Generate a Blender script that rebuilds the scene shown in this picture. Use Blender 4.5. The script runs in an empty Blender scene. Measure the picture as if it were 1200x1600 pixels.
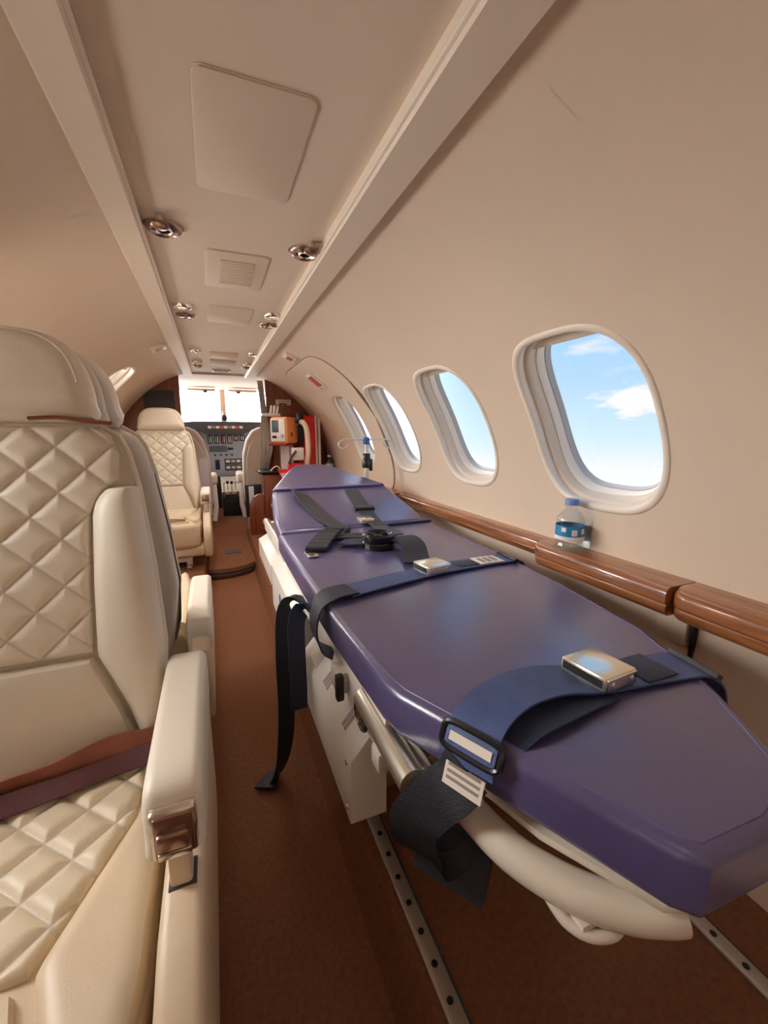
import bpy, bmesh, math, random
from mathutils import Vector, Matrix
random.seed(4)
PI = math.pi
sc = bpy.context.scene
COL = sc.collection

# ------------------------------------------------------------------ camera
CZ = 0.82                                   # camera height above the aisle floor
psi, th = math.radians(22.191), math.radians(10.886)
w = Vector((math.sin(psi)*math.cos(th), math.cos(psi)*math.cos(th), -math.sin(th)))
r = Vector((math.cos(psi), -math.sin(psi), 0))
u = r.cross(w)
cam = bpy.data.cameras.new('camera'); cam.sensor_fit = 'HORIZONTAL'; cam.sensor_width = 36
cam.lens = 650/1200*36; cam.clip_start = 0.01
camo = bpy.data.objects.new('camera', cam); COL.objects.link(camo)
m = Matrix((r, u, -w)).transposed().to_4x4(); m.translation = (0, 0, CZ)
camo.matrix_world = m
sc.camera = camo

# ------------------------------------------------------------------ sky
wd = bpy.data.worlds.new('sky'); sc.world = wd; wd.use_nodes = True
nt = wd.node_tree; nt.nodes.clear()
def N(t, typ, **kw):
    n = t.nodes.new(typ)
    for k, v in kw.items(): setattr(n, k, v)
    return n
def mth(t, op, a, b=None, clamp=False):
    n = N(t, 'ShaderNodeMath', operation=op); n.use_clamp = clamp
    for i, s in enumerate((a, b)):
        if s is None: continue
        if isinstance(s, (int, float)): n.inputs[i].default_value = s
        else: t.links.new(s, n.inputs[i])
    return n.outputs[0]
def ramp(t, fac, stops):
    n = N(t, 'ShaderNodeValToRGB'); e = n.color_ramp.elements
    while len(e) < len(stops): e.new(0.5)
    for el, (p, c) in zip(e, stops): el.position = p; el.color = (*c, 1)
    if fac is not None: t.links.new(fac, n.inputs[0])
    return n.outputs[0]
def mix(t, fac, a, b, blend='MIX'):
    n = N(t, 'ShaderNodeMix', data_type='RGBA', blend_type=blend)
    for i, s in ((0, fac), (6, a), (7, b)):
        if isinstance(s, (int, float)): n.inputs[i].default_value = s
        elif isinstance(s, tuple): n.inputs[i].default_value = (*s, 1)
        else: t.links.new(s, n.inputs[i])
    return n.outputs[2]
tc = N(nt, 'ShaderNodeTexCoord'); sx = N(nt, 'ShaderNodeSeparateXYZ'); nt.links.new(tc.outputs['Generated'], sx.inputs[0])
elev = mth(nt, 'MULTIPLY_ADD', sx.outputs[2], 0.5); elev.node.inputs[2].default_value = 0.5
grad = ramp(nt, elev, [(0.40, (1.0, 1.0, 1.0)), (0.462, (0.97, 0.99, 1.0)), (0.49, (0.72, 0.92, 1.0)),
                       (0.56, (0.48, 0.74, 1.0)), (0.68, (0.36, 0.64, 1.0)), (1.0, (0.22, 0.48, 0.95))])
mp = N(nt, 'ShaderNodeMapping'); mp.inputs['Scale'].default_value = (1.6, 1.6, 6.0); mp.inputs['Location'].default_value = (0.35, 0.1, 0.35)
nt.links.new(tc.outputs['Generated'], mp.inputs[0])
no = N(nt, 'ShaderNodeTexNoise'); no.inputs['Scale'].default_value = 2.2; no.inputs['Detail'].default_value = 7
nt.links.new(mp.outputs[0], no.inputs[0])
cl = ramp(nt, no.outputs[0], [(0.64, (0, 0, 0)), (0.74, (0.8, 0.8, 0.8))])
# one wedge-shaped fair-weather cloud off the right wing
cs = N(nt, 'ShaderNodeVectorMath', operation='SUBTRACT'); nt.links.new(tc.outputs['Generated'], cs.inputs[0]); cs.inputs[1].default_value = (0.835, 0.545, 0.065)
cm = N(nt, 'ShaderNodeVectorMath', operation='MULTIPLY'); nt.links.new(cs.outputs[0], cm.inputs[0]); cm.inputs[1].default_value = (7.0, 7.0, 26.0)
cn = N(nt, 'ShaderNodeVectorMath', operation='LENGTH'); nt.links.new(cm.outputs[0], cn.inputs[0])
n3 = N(nt, 'ShaderNodeTexNoise'); n3.inputs['Scale'].default_value = 14; n3.inputs['Detail'].default_value = 6; nt.links.new(mp.outputs[0], n3.inputs[0])
cf_ = mth(nt, 'ADD', cn.outputs['Value'], mth(nt, 'MULTIPLY', n3.outputs[0], 1.3))
cl2 = ramp(nt, mth(nt, 'MULTIPLY', cf_, 0.5), [(0.70, (1, 1, 1)), (0.85, (0, 0, 0))])
cl = mix(nt, 1.0, cl, cl2, 'LIGHTEN')
c1 = mix(nt, cl, grad, (1.0, 1.0, 1.0))
SUN = Vector((-0.76, 0.64, 0.10)).normalized()      # bright hazy side of the sky, seen blown out in the windscreen and left window
dp = N(nt, 'ShaderNodeVectorMath', operation='DOT_PRODUCT'); nt.links.new(tc.outputs['Generated'], dp.inputs[0]); dp.inputs[1].default_value = SUN
glow = mth(nt, 'POWER', mth(nt, 'MAXIMUM', dp.outputs['Value'], 0.0), 3.0)
GL = mth(nt, 'MULTIPLY', glow, 34.0)
c2 = N(nt, 'ShaderNodeVectorMath', operation='SCALE'); c2.inputs[0].default_value = (1.0, 0.95, 0.89); nt.links.new(GL, c2.inputs['Scale'])
ad = N(nt, 'ShaderNodeVectorMath', operation='ADD'); nt.links.new(c1, ad.inputs[0]); nt.links.new(c2.outputs[0], ad.inputs[1])
bg = N(nt, 'ShaderNodeBackground'); nt.links.new(ad.outputs[0], bg.inputs[0]); bg.inputs[1].default_value = 0.80
wo = N(nt, 'ShaderNodeOutputWorld'); nt.links.new(bg.outputs[0], wo.inputs[0])

sc.view_settings.view_transform = 'Standard'; sc.view_settings.look = 'None'
sc.view_settings.gamma = 1; sc.view_settings.exposure = 0.40
sc.view_settings.use_curve_mapping = False
sc.cycles.use_denoising = True
sc.cycles.max_bounces = 10; sc.cycles.diffuse_bounces = 6
sc.cycles.transparent_max_bounces = 12

# ------------------------------------------------------------------ materials
MATS = {}
def mat(name, col, rough=0.5, metal=0.0, bump=0.0, bscale=200, var=0.0, vscale=8, coat=0.0, spec=0.5, trans=0.0, emit=None, stretch=None):
    mm = bpy.data.materials.new(name); mm.use_nodes = True; t = mm.node_tree
    p = t.nodes['Principled BSDF']
    p.inputs['Roughness'].default_value = rough; p.inputs['Metallic'].default_value = metal
    p.inputs['Coat Weight'].default_value = coat; p.inputs['Coat Roughness'].default_value = 0.26 if name == 'vinyl' else 0.12
    p.inputs['Specular IOR Level'].default_value = spec
    p.inputs['Base Color'].default_value = (*col, 1)
    tcn = N(t, 'ShaderNodeTexCoord'); src = tcn.outputs['Object']
    if stretch:
        mpn = N(t, 'ShaderNodeMapping'); mpn.inputs['Scale'].default_value = stretch; t.links.new(src, mpn.inputs[0]); src = mpn.outputs[0]
    if var:
        n1 = N(t, 'ShaderNodeTexNoise'); n1.inputs['Scale'].default_value = vscale; n1.inputs['Detail'].default_value = 5
        t.links.new(src, n1.inputs[0])
        lo = tuple(c*(1-var) for c in col); hi = tuple(min(1, c*(1+var)) for c in col)
        t.links.new(ramp(t, n1.outputs[0], [(0.3, lo), (0.7, hi)]), p.inputs['Base Color'])
    if bump:
        n2 = N(t, 'ShaderNodeTexNoise'); n2.inputs['Scale'].default_value = bscale; n2.inputs['Detail'].default_value = 3
        t.links.new(src, n2.inputs[0])
        b = N(t, 'ShaderNodeBump'); b.inputs['Strength'].default_value = bump; b.inputs['Distance'].default_value = 0.002
        t.links.new(n2.outputs[0], b.inputs['Height']); t.links.new(b.outputs[0], p.inputs['Normal'])
    if trans: p.inputs['Transmission Weight'].default_value = trans
    if emit:
        p.inputs['Emission Color'].default_value = (*emit[0], 1); p.inputs['Emission Strength'].default_value = emit[1]
    MATS[name] = mm
    return mm
mat('liner', (0.74, 0.60, 0.47), 0.65, bump=0.12, bscale=260, var=0.03, vscale=3)
mat('ceiling_liner', (0.76, 0.635, 0.52), 0.6, bump=0.10, bscale=260, var=0.02)
mat('rail_trim', (0.80, 0.69, 0.57), 0.5, bump=0.05)
mat('window_trim', (0.82, 0.73, 0.62), 0.4)
mat('gasket', (0.42, 0.40, 0.40), 0.45)
mat('seam_brown', (0.30, 0.20, 0.13), 0.6)
mat('shade', (0.70, 0.60, 0.49), 0.6)
mat('leather', (0.77, 0.70, 0.58), 0.42, bump=0.10, bscale=420, var=0.025, vscale=12)
mat('leather_tan', (0.74, 0.60, 0.42), 0.42, bump=0.10, bscale=420, var=0.03, vscale=12)
mat('shell_leather', (0.66, 0.61, 0.53), 0.45, bump=0.08, bscale=420)
mat('carpet', (0.27, 0.115, 0.060), 0.95, bump=0.9, bscale=900, var=0.14, vscale=120, spec=0.1)
mat('vinyl', (0.088, 0.076, 0.20), 0.31, bump=0.20, bscale=120, var=0.06, vscale=14, spec=1.0, coat=0.35)
mat('piping_vinyl', (0.13, 0.11, 0.28), 0.35)
mat('vinyl_side', (0.36, 0.33, 0.45), 0.4)
mat('white_paint', (0.80, 0.76, 0.70), 0.35, var=0.03)
mat('tube_paint', (0.78, 0.70, 0.58), 0.22, var=0.05, coat=0.4)
mat('silver', (0.68, 0.64, 0.55), 0.32, metal=0.9)
mat('chrome', (0.82, 0.80, 0.76), 0.16, metal=1.0)
mat('steel_bright', (0.78, 0.76, 0.74), 0.35, metal=0.55)
mat('bronze', (0.40, 0.27, 0.22), 0.25, metal=0.9)
mat('brass_plate', (0.88, 0.83, 0.70), 0.22, metal=0.85)
mat('black', (0.012, 0.012, 0.014), 0.5)
mat('black_gloss', (0.012, 0.012, 0.014), 0.25)
mat('webbing_black', (0.012, 0.014, 0.022), 0.55, bump=0.5, bscale=500)
mat('webbing_grey', (0.045, 0.047, 0.058), 0.45, bump=0.5, bscale=500)
mat('webbing_blue', (0.065, 0.105, 0.27), 0.5, bump=0.5, bscale=500, var=0.15, vscale=25)
mat('webbing_navy', (0.016, 0.025, 0.065), 0.5, bump=0.5, bscale=500)
mat('webbing_red', (0.30, 0.095, 0.06), 0.55, bump=0.5, bscale=400, var=0.2, vscale=20)
mat('webbing_maroon', (0.10, 0.022, 0.022), 0.6, bump=0.5, bscale=400)
mat('label_white', (0.80, 0.74, 0.66), 0.5)
mat('label_ink', (0.30, 0.24, 0.22), 0.6)
mat('red', (0.75, 0.02, 0.03), 0.3, var=0.25, vscale=9)
mat('dark_red', (0.25, 0.01, 0.015), 0.4)
mat('orange', (0.92, 0.36, 0.12), 0.45, var=0.06)
mat('hose', (0.82, 0.70, 0.52), 0.5)
mat('grey_plastic', (0.50, 0.49, 0.50), 0.45)
mat('dark_grey', (0.06, 0.06, 0.065), 0.6)
mat('panel_grey', (0.36, 0.40, 0.50), 0.5, var=0.05)
mat('screen', (0.09, 0.12, 0.14), 0.2)
mat('gauge_green', (0.25, 0.55, 0.45), 0.4)
mat('gauge_white', (0.8, 0.75, 0.75), 0.4)
mat('blue', (0.03, 0.12, 0.45), 0.35)
mat('cap_blue', (0.17, 0.28, 0.62), 0.4)
mat('paper', (0.85, 0.85, 0.92), 0.7)
mat('sheepskin', (0.66, 0.59, 0.53), 0.9, bump=0.8, bscale=160)
mat('visor', (0.74, 0.52, 0.38), 0.4)
mat('label_blue', (0.02, 0.24, 0.48), 0.4)
mat('sign_red', (0.50, 0.10, 0.09), 0.4)
mat('track', (0.62, 0.56, 0.48), 0.4, metal=0.7)

def wood(name, c1_, c2_, axis='Y'):
    mm = bpy.data.materials.new(name); mm.use_nodes = True; t = mm.node_tree; p = t.nodes['Principled BSDF']
    tcn = N(t, 'ShaderNodeTexCoord'); mpn = N(t, 'ShaderNodeMapping')
    mpn.inputs['Scale'].default_value = {'Y': (22, 1.6, 22), 'Z': (22, 22, 1.3)}[axis]
    t.links.new(tcn.outputs['Object'], mpn.inputs[0])
    n1 = N(t, 'ShaderNodeTexNoise'); n1.inputs['Scale'].default_value = 2.4; n1.inputs['Detail'].default_value = 6; n1.inputs['Distortion'].default_value = 0.6
    t.links.new(mpn.outputs[0], n1.inputs[0])
    t.links.new(ramp(t, n1.outputs[0], [(0.32, c1_), (0.5, tuple((a+b)/2 for a, b in zip(c1_, c2_))), (0.68, c2_)]), p.inputs['Base Color'])
    p.inputs['Roughness'].default_value = 0.3; p.inputs['Coat Weight'].default_value = 0.7; p.inputs['Coat Roughness'].default_value = 0.08
    MATS[name] = mm
wood('wood', (0.17, 0.048, 0.014), (0.47, 0.185, 0.066))
wood('wood_bulkhead', (0.13, 0.026, 0.009), (0.26, 0.065, 0.026), 'Z')

def glassmat(name, tint=(1, 1, 1), refl=0.06):
    mm = bpy.data.materials.new(name); mm.use_nodes = True; t = mm.node_tree; t.nodes.clear()
    o = N(t, 'ShaderNodeOutputMaterial'); tr = N(t, 'ShaderNodeBsdfTransparent'); tr.inputs[0].default_value = (*tint, 1)
    g = N(t, 'ShaderNodeBsdfGlossy'); g.inputs['Roughness'].default_value = 0.03
    mx = N(t, 'ShaderNodeMixShader'); mx.inputs[0].default_value = refl
    t.links.new(tr.outputs[0], mx.inputs[1]); t.links.new(g.outputs[0], mx.inputs[2]); t.links.new(mx.outputs[0], o.inputs[0])
    MATS[name] = mm
glassmat('glass'); glassmat('bottle_plastic', (0.90, 0.95, 0.97), 0.12); glassmat('bottle_green', (0.55, 0.72, 0.62), 0.12)

def quilt_mat(name, base):
    """leather with a grey dashed stitch thread where the mesh attribute 'stitch' is 1"""
    mm = mat(name, base, 0.42, bump=0.10, bscale=420, var=0.02, vscale=12); t = mm.node_tree; p = t.nodes['Principled BSDF']
    at = N(t, 'ShaderNodeAttribute', attribute_name='stitch')
    lk = p.inputs['Base Color'].links[0].from_socket
    t.links.new(mix(t, mth(t, 'MULTIPLY', at.outputs['Fac'], 0.55), lk, (0.33, 0.30, 0.27)), p.inputs['Base Color'])
quilt_mat('quilt', (0.77, 0.70, 0.58)); quilt_mat('quilt_tan', (0.77, 0.66, 0.48))

# ------------------------------------------------------------------ mesh helpers
def link(name, mesh, material, parent=None, smooth=True, kind=None, angle=40):
    if isinstance(mesh, bmesh.types.BMesh):
        bm = mesh; mesh = bpy.data.meshes.new(name)
        bmesh.ops.recalc_face_normals(bm, faces=bm.faces)
        bm.to_mesh(mesh); bm.free()
    for mn in (material if isinstance(material, (list, tuple)) else [material]): mesh.materials.append(MATS[mn])
    if smooth:
        mesh.polygons.foreach_set('use_smooth', [True]*len(mesh.polygons))
        mesh.set_sharp_from_angle(angle=math.radians(angle))
    o = bpy.data.objects.new(name, mesh); COL.objects.link(o)
    if parent: o.parent = parent
    if kind: o['kind'] = kind
    return o
def empty(name, loc=(0, 0, 0), rz=0, kind=None):
    o = bpy.data.objects.new(name, None); o.empty_display_size = 0.05; COL.objects.link(o)
    o.location = loc; o.rotation_euler.z = rz
    if kind: o['kind'] = kind
    return o
def tag(o, label, cat, group=None):
    o['label'] = label; o['category'] = cat
    if group: o['group'] = group
    return o
def box(x0, x1, y0, y1, z0, z1, bev=0.0, seg=2, bm=None, M=None):
    b = bmesh.new(); bmesh.ops.create_cube(b, size=1)
    for v in b.verts: v.co = Vector(((x0+x1)/2+v.co.x*(x1-x0), (y0+y1)/2+v.co.y*(y1-y0), (z0+z1)/2+v.co.z*(z1-z0)))
    if bev: bmesh.ops.bevel(b, geom=b.edges[:], offset=bev, segments=seg, profile=0.5, affect='EDGES', clamp_overlap=True)
    if M is not None: bmesh.ops.transform(b, matrix=M, verts=b.verts)
    if bm is not None:
        tm = bpy.data.meshes.new('tmp'); b.to_mesh(tm); b.free(); bm.from_mesh(tm); bpy.data.meshes.remove(tm); return bm
    return b
def prism(poly, T, z0, z1, bev=0.0, seg=3):
    """closed polygon (x,y) extruded from z0 to z1, edges rounded, placed by matrix T"""
    b = bmesh.new()
    lo = [b.verts.new((x, y, z0)) for x, y in poly]; hi = [b.verts.new((x, y, z1)) for x, y in poly]
    n = len(poly); b.faces.new(lo[::-1]); b.faces.new(hi)
    for i in range(n): b.faces.new((lo[i], lo[(i+1) % n], hi[(i+1) % n], hi[i]))
    bmesh.ops.recalc_face_normals(b, faces=b.faces)
    if bev:
        ed = [e for e in b.edges if abs(e.verts[0].co.z-e.verts[1].co.z) < 1e-6]
        bmesh.ops.bevel(b, geom=ed, offset=bev, segments=seg, profile=0.5, affect='EDGES', clamp_overlap=True)
    if T is not None: bmesh.ops.transform(b, matrix=T, verts=b.verts)
    return b
def pillow(poly, T, z0, z1, rad, seg=6, centre=None, half=None):
    """smooth closed outline extruded from z0 to z1 with fully rounded rims"""
    if sum(poly[i-1][0]*poly[i][1]-poly[i][0]*poly[i-1][1] for i in range(len(poly))) < 0: poly = poly[::-1]
    n = len(poly); nr = []
    for i in range(n):
        d = Vector(poly[(i+1) % n])-Vector(poly[i-1]); nr.append(Vector((-d.y, d.x)).normalized())
    lay = [(rad*(1-math.sin(PI/2*i/seg)), z0+rad*(1-math.cos(PI/2*i/seg))) for i in range(seg+1)]
    lay += [(d, z1-(z-z0)) for d, z in lay[::-1]]
    b = bmesh.new(); 
    def pos(p, q, d):
        if centre: return (centre[0]+(p[0]-centre[0])*(1-d/half[0]), centre[1]+(p[1]-centre[1])*(1-d/half[1]))
        return (p[0]+q.x*d, p[1]+q.y*d)
    rows = [[b.verts.new((*pos(p, q, d), z)) for p, q in zip(poly, nr)] for d, z in lay]
    for A, B in zip(rows, rows[1:]):
        for j in range(n): b.faces.new((A[j], A[(j+1) % n], B[(j+1) % n], B[j]))
    b.faces.new(rows[0][::-1]); b.faces.new(rows[-1])
    if T is not None: bmesh.ops.transform(b, matrix=T, verts=b.verts)
    return b
def frame(o, ux, uy):
    ux = Vector(ux).normalized(); uy = Vector(uy); un = ux.cross(uy).normalized(); uy = un.cross(ux)
    M = Matrix((ux, uy, un)).transposed().to_4x4(); M.translation = o; return M
def crom(P, n=6, closed=False):
    P = [Vector(p) for p in P]; out = []
    k = len(P)
    for i in range(k if closed else k-1):
        g = lambda j: P[j % k] if closed else P[max(0, min(k-1, j))]
        a, b, c, d = g(i-1), g(i), g(i+1), g(i+2)
        for s in range(n):
            t = s/n
            out.append(0.5*((2*b)+(c-a)*t+(2*a-5*b+4*c-d)*t*t+(3*b-a-3*c+d)*t**3))
    if not closed: out.append(P[-1])
    return out
def tube(path, rad, n=12, closed=False, bm=None, rads=None):
    b = bm or bmesh.new(); P = [Vector(p) for p in path]; k = len(P); rings = []
    up = Vector((0, 0, 1))
    for i in range(k):
        a = P[(i-1) % k] if closed or i else P[0]; c = P[(i+1) % k] if closed or i < k-1 else P[-1]
        t = (c-a).normalized()
        if i == 0:
            nrm = t.orthogonal().normalized() if abs(t.dot(up)) > 0.95 else t.cross(up).normalized()
        else:
            nrm = (nrm-t*nrm.dot(t)).normalized()
        bn = t.cross(nrm); rr = rads[i] if rads else rad
        rings.append([b.verts.new(P[i]+(nrm*math.cos(q)+bn*math.sin(q))*rr) for q in [2*PI*j/n for j in range(n)]])
    for i in range(k if closed else k-1):
        A, B = rings[i], rings[(i+1) % k]
        for j in range(n): b.faces.new((A[j], A[(j+1) % n], B[(j+1) % n], B[j]))
    if not closed: b.faces.new(rings[0][::-1]); b.faces.new(rings[-1])
    return b
def lathe(prof, n=24, T=None, bm=None):
    b = bmesh.new(); rings = []
    for rr, z in prof:
        rings.append([b.verts.new((rr*math.cos(2*PI*j/n), rr*math.sin(2*PI*j/n), z)) for j in range(n)] if rr > 1e-6 else [b.verts.new((0, 0, z))])
    for A, B in zip(rings, rings[1:]):
        for j in range(n):
            f = [A[j % len(A)], A[(j+1) % len(A)], B[(j+1) % len(B)], B[j % len(B)]]
            f = list(dict.fromkeys(f))
            if len(f) > 2: b.faces.new(f)
    if T is not None: bmesh.ops.transform(b, matrix=T, verts=b.verts)
    return b
def ribbon(P, W, width, thick=0.0025, n=6, sag=0.0):
    """webbing: centre points P, width direction at each point W"""
    C = crom(P, n); D = [d.normalized() for d in crom(W, n)]
    b = bmesh.new(); rows = []
    for i, (c, d) in enumerate(zip(C, D)):
        t = (C[min(i+1, len(C)-1)]-C[max(i-1, 0)]).normalized(); d = (d-t*d.dot(t)).normalized(); nn = t.cross(d)
        row = []
        for s in (1, -1):
            for q in (-1, -0.33, 0.33, 1):
                q2 = q*s
                row.append(b.verts.new(c+d*(q2*width/2)+nn*(s*thick/2)))
        rows.append(row)
    for A, B in zip(rows, rows[1:]):
        k = len(A)
        for j in range(k): b.faces.new((A[j], A[(j+1) % k], B[(j+1) % k], B[j]))
    b.faces.new(rows[0]); b.faces.new(rows[-1][::-1])
    return b
def pad(T, v0, v1, xl, xr, hfun, nu=24, nv=24, stitch=None, skirt=0.02, edge=0.012):
    """upholstered panel: surface over x in [xl(v),xr(v)], v in [v0,v1], raised by hfun(x,v), rounded at its border"""
    vs, fs, st = [], [], []
    for i in range(nv+1):
        v = v0+(v1-v0)*i/nv
        for j in range(nu+1):
            a, c = xl(v), xr(v); x = a+(c-a)*j/nu
            d = min(x-a, c-x, v-v0, v1-v)
            e = min(1, max(0, d/edge)); e = math.sqrt(max(0, 1-(1-e)**2))
            vs.append(T @ Vector((x, v, hfun(x, v)*e-skirt*(0 if 0 < i < nv and 0 < j < nu else 1))))
            st.append(stitch(x, v) if stitch else 0.0)
    for i in range(nv):
        for j in range(nu):
            k = i*(nu+1)+j; fs.append((k, k+1, k+nu+2, k+nu+1))
    me = bpy.data.meshes.new('pad'); me.from_pydata(vs, [], fs)
    at = me.attributes.new('stitch', 'FLOAT', 'POINT'); at.data.foreach_set('value', st)
    return me
def lerp_pts(pts):
    def f(v):
        if v <= pts[0][0]: return pts[0][1]
        for (a, p), (b, q) in zip(pts, pts[1:]):
            if v <= b: return p+(q-p)*(v-a)/(b-a)
        return pts[-1][1]
    return f

# ------------------------------------------------------------------ cabin shell
CX, CZc, R = 0.10, 0.50, 0.75               # cylinder axis and radius
Y0, Y1 = -1.30, 3.25
def cyl(a, y, off=0.0):
    return Vector((CX+(R+off)*math.cos(a), y, CZc+(R+off)*math.sin(a)))
def sup(t, n=3.1):
    c, s = math.cos(t), math.sin(t)
    return (math.copysign(abs(c)**(2/n), c), math.copysign(abs(s)**(2/n), s))
NW = 72
WA, WHA, WHY = math.radians(27.2), math.radians(15.9), 0.165      # window centre angle, half height (angle), half width (m)
def win_loop(yc, ac, sc_=1.0, off=0.0, grow=0.0):
    out = []
    for j in range(NW):
        p, q = sup(2*PI*j/NW)
        out.append(cyl(ac+q*(WHA*sc_+grow/R), yc+p*(WHY*sc_+grow), off))
    return out
def wall_bay(bm, yc, ya, yb, a0, a1, ac, off=0.0):
    """cylinder patch around one window opening"""
    rings = []; NR = 12; ya -= 0.005; yb += 0.005
    def bound(j):
        p, q = sup(2*PI*j/NW); ang = math.atan2(q*WHA*R, p*WHY)
        dx, dy = math.cos(ang), math.sin(ang)/R
        t = 1e9
        if dx > 1e-9: t = min(t, (yb-yc)/dx)
        if dx < -1e-9: t = min(t, (ya-yc)/dx)
        if dy > 1e-9: t = min(t, (a1-ac)/dy)
        if dy < -1e-9: t = min(t, (a0-ac)/dy)
        return yc+dx*t, ac+dy*t
    B = [bound(j) for j in range(NW)]
    for cy, ca in ((ya, a0), (ya, a1), (yb, a0), (yb, a1)):           # snap nearest loop point to each corner
        k = min(range(NW), key=lambda j: (B[j][0]-cy)**2+((B[j][1]-ca)*R)**2); B[k] = (cy, ca)
    for i in range(NR+1):
        f = i/NR; ring = []
        for j in range(NW):
            p, q = sup(2*PI*j/NW); iy, ia = yc+p*WHY, ac+q*WHA
            ring.append(bm.verts.new(cyl(ia+(B[j][1]-ia)*f, iy+(B[j][0]-iy)*f, off)))
        rings.append(ring)
    for A, C in zip(rings, rings[1:]):
        for j in range(NW): bm.faces.new((A[j], A[(j+1) % NW], C[(j+1) % NW], C[j]))
def plain_bay(bm, ya, yb, a0, a1, n=40):
    ya -= 0.004; yb += 0.004
    g = [[bm.verts.new(cyl(a0+(a1-a0)*i/n, y)) for i in range(n+1)] for y in (ya, yb)]
    for i in range(n): bm.faces.new((g[0][i], g[0][i+1], g[1][i+1], g[1][i]))
AR0, AR1 = math.radians(-50), math.radians(74)
winR = [-0.62, 0.70, 1.225, 1.745, 2.285]
bm = bmesh.new(); cuts = [Y0, -0.30, 0.44, 0.96, 1.485, 2.015, 2.62, Y1]
wall_bay(bm, -0.62, Y0, -0.30, AR0, AR1, WA); plain_bay(bm, -0.30, 0.44, AR0, AR1)
for yc, a, b in zip(winR[1:], cuts[2:], cuts[3:]): wall_bay(bm, yc, a, b, AR0, AR1, WA)
plain_bay(bm, 2.62, Y1, AR0, AR1)
wall_right = link('wall_right', bm, 'liner', kind='structure', angle=60)
WAL = math.radians(180-27.2); WAF = math.radians(180-39.5)
AL0, AL1 = math.radians(180-74), math.radians(180+50)
winL = [-0.62, 0.70, 1.225, 1.745, 2.38]
bm = bmesh.new()
wall_bay(bm, -0.62, Y0, -0.30, AL0, AL1, WAL); plain_bay(bm, -0.30, 0.44, AL0, AL1)
for yc, a, b in zip(winL[1:], cuts[2:], cuts[3:]): wall_bay(bm, yc, a, b, AL0, AL1, WAF if yc > 2.1 else WAL)
plain_bay(bm, 2.62, Y1, AL0, AL1)
wall_left = link('wall_left', bm, 'liner', kind='structure', angle=60)

def loft(loops, bm=None):
    b = bm or bmesh.new(); rr = [[b.verts.new(p) for p in l] for l in loops]; n = len(loops[0])
    for A, B in zip(rr, rr[1:]):
        for j in range(n): b.faces.new((A[j], A[(j+1) % n], B[(j+1) % n], B[j]))
    return b
wn = 0
def window(yc, ac, lab):
    global wn; wn += 1
    root = empty('window_%d' % wn, cyl(ac, yc), kind='structure'); root['label'] = lab
    inv = Matrix.Translation(-Vector(cyl(ac, yc)))
    L = lambda *a, **k: [inv @ p for p in win_loop(yc, ac, *a, **k)]
    link('window_frame', loft([L(grow=0.011, off=0.003), L(grow=0.011, off=-0.0005), L(grow=0.007, off=-0.003), L(grow=0.002, off=-0.0035),
                               L(grow=-0.003, off=-0.001), L(grow=-0.005, off=0.004), L(grow=-0.004, off=0.022)]), 'window_trim', root, angle=70)
    link('reveal', loft([L(grow=0.004, off=0.018), L(grow=-0.010, off=0.020), L(grow=-0.014, off=0.026), L(grow=-0.016, off=0.045)]), 'shade', root, angle=50)
    link('inner_frame', loft([L(grow=-0.004, off=0.044), L(grow=-0.019, off=0.045), L(grow=-0.022, off=0.05), L(grow=-0.024, off=0.066)]), 'window_trim', root, angle=50)
    link('gasket', loft([L(grow=-0.016, off=0.065), L(grow=-0.026, off=0.066), L(grow=-0.028, off=0.074), L(grow=-0.030, off=0.08), L(grow=-0.012, off=0.082)]), 'gasket', root, angle=50)
    # outer pane
    b = bmesh.new(); f = [b.verts.new(p) for p in L(grow=-0.02, off=0.079)]; g = [b.verts.new(p) for p in L(sc_=0.5, off=0.079)]; c = b.verts.new(inv @ cyl(ac, yc, 0.079))
    for j in range(NW): b.faces.new((f[j], f[(j+1) % NW], g[(j+1) % NW], g[j])); b.faces.new((g[j], g[(j+1) % NW], c))
    link('pane', b, 'glass', root)
    # pulled-up shade peeking out at the top of the opening
    b = bmesh.new(); rows = []
    sgn = 1 if math.cos(ac) > 0 else -1
    for q, off in ((0.98, 0.030), (0.90, 0.030), (0.83, 0.031), (0.815, 0.034), (0.83, 0.037), (0.98, 0.037)):
        hw = WHY*(1-abs(q)**3.1)**(1/3.1)-0.012 if q < 0.97 else 0.06
        rows.append([b.verts.new(inv @ cyl(ac+sgn*(WHA*q), yc+hw*(-1+2*i/10), off)) for i in range(11)])
    for A, B in zip(rows, rows[1:]):
        for i in range(10): b.faces.new((A[i], A[i+1], B[i+1], B[i]))
    link('window_shade', b, 'shade', root, angle=50)
labsR = ['cabin window in the right wall behind the camera', 'largest right cabin window, above the water bottle on the ledge', 'second right cabin window, next beyond the nearest one',
         'third right cabin window, beside the drip stand hooks', 'narrow far right window inside the exit door outline']
for y, l in zip(winR, labsR): window(y, WA, l)
labsL = ['cabin window in the left wall behind the camera', 'left cabin window beside the nearest seat', 'left cabin window hidden behind the near headrest', 'left cabin window between the two facing seats', 'bright left cabin window above the far seat headrest']
for y, l in zip(winL, labsL): window(y, WAF if y > 2.1 else WAL, l)

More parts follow.
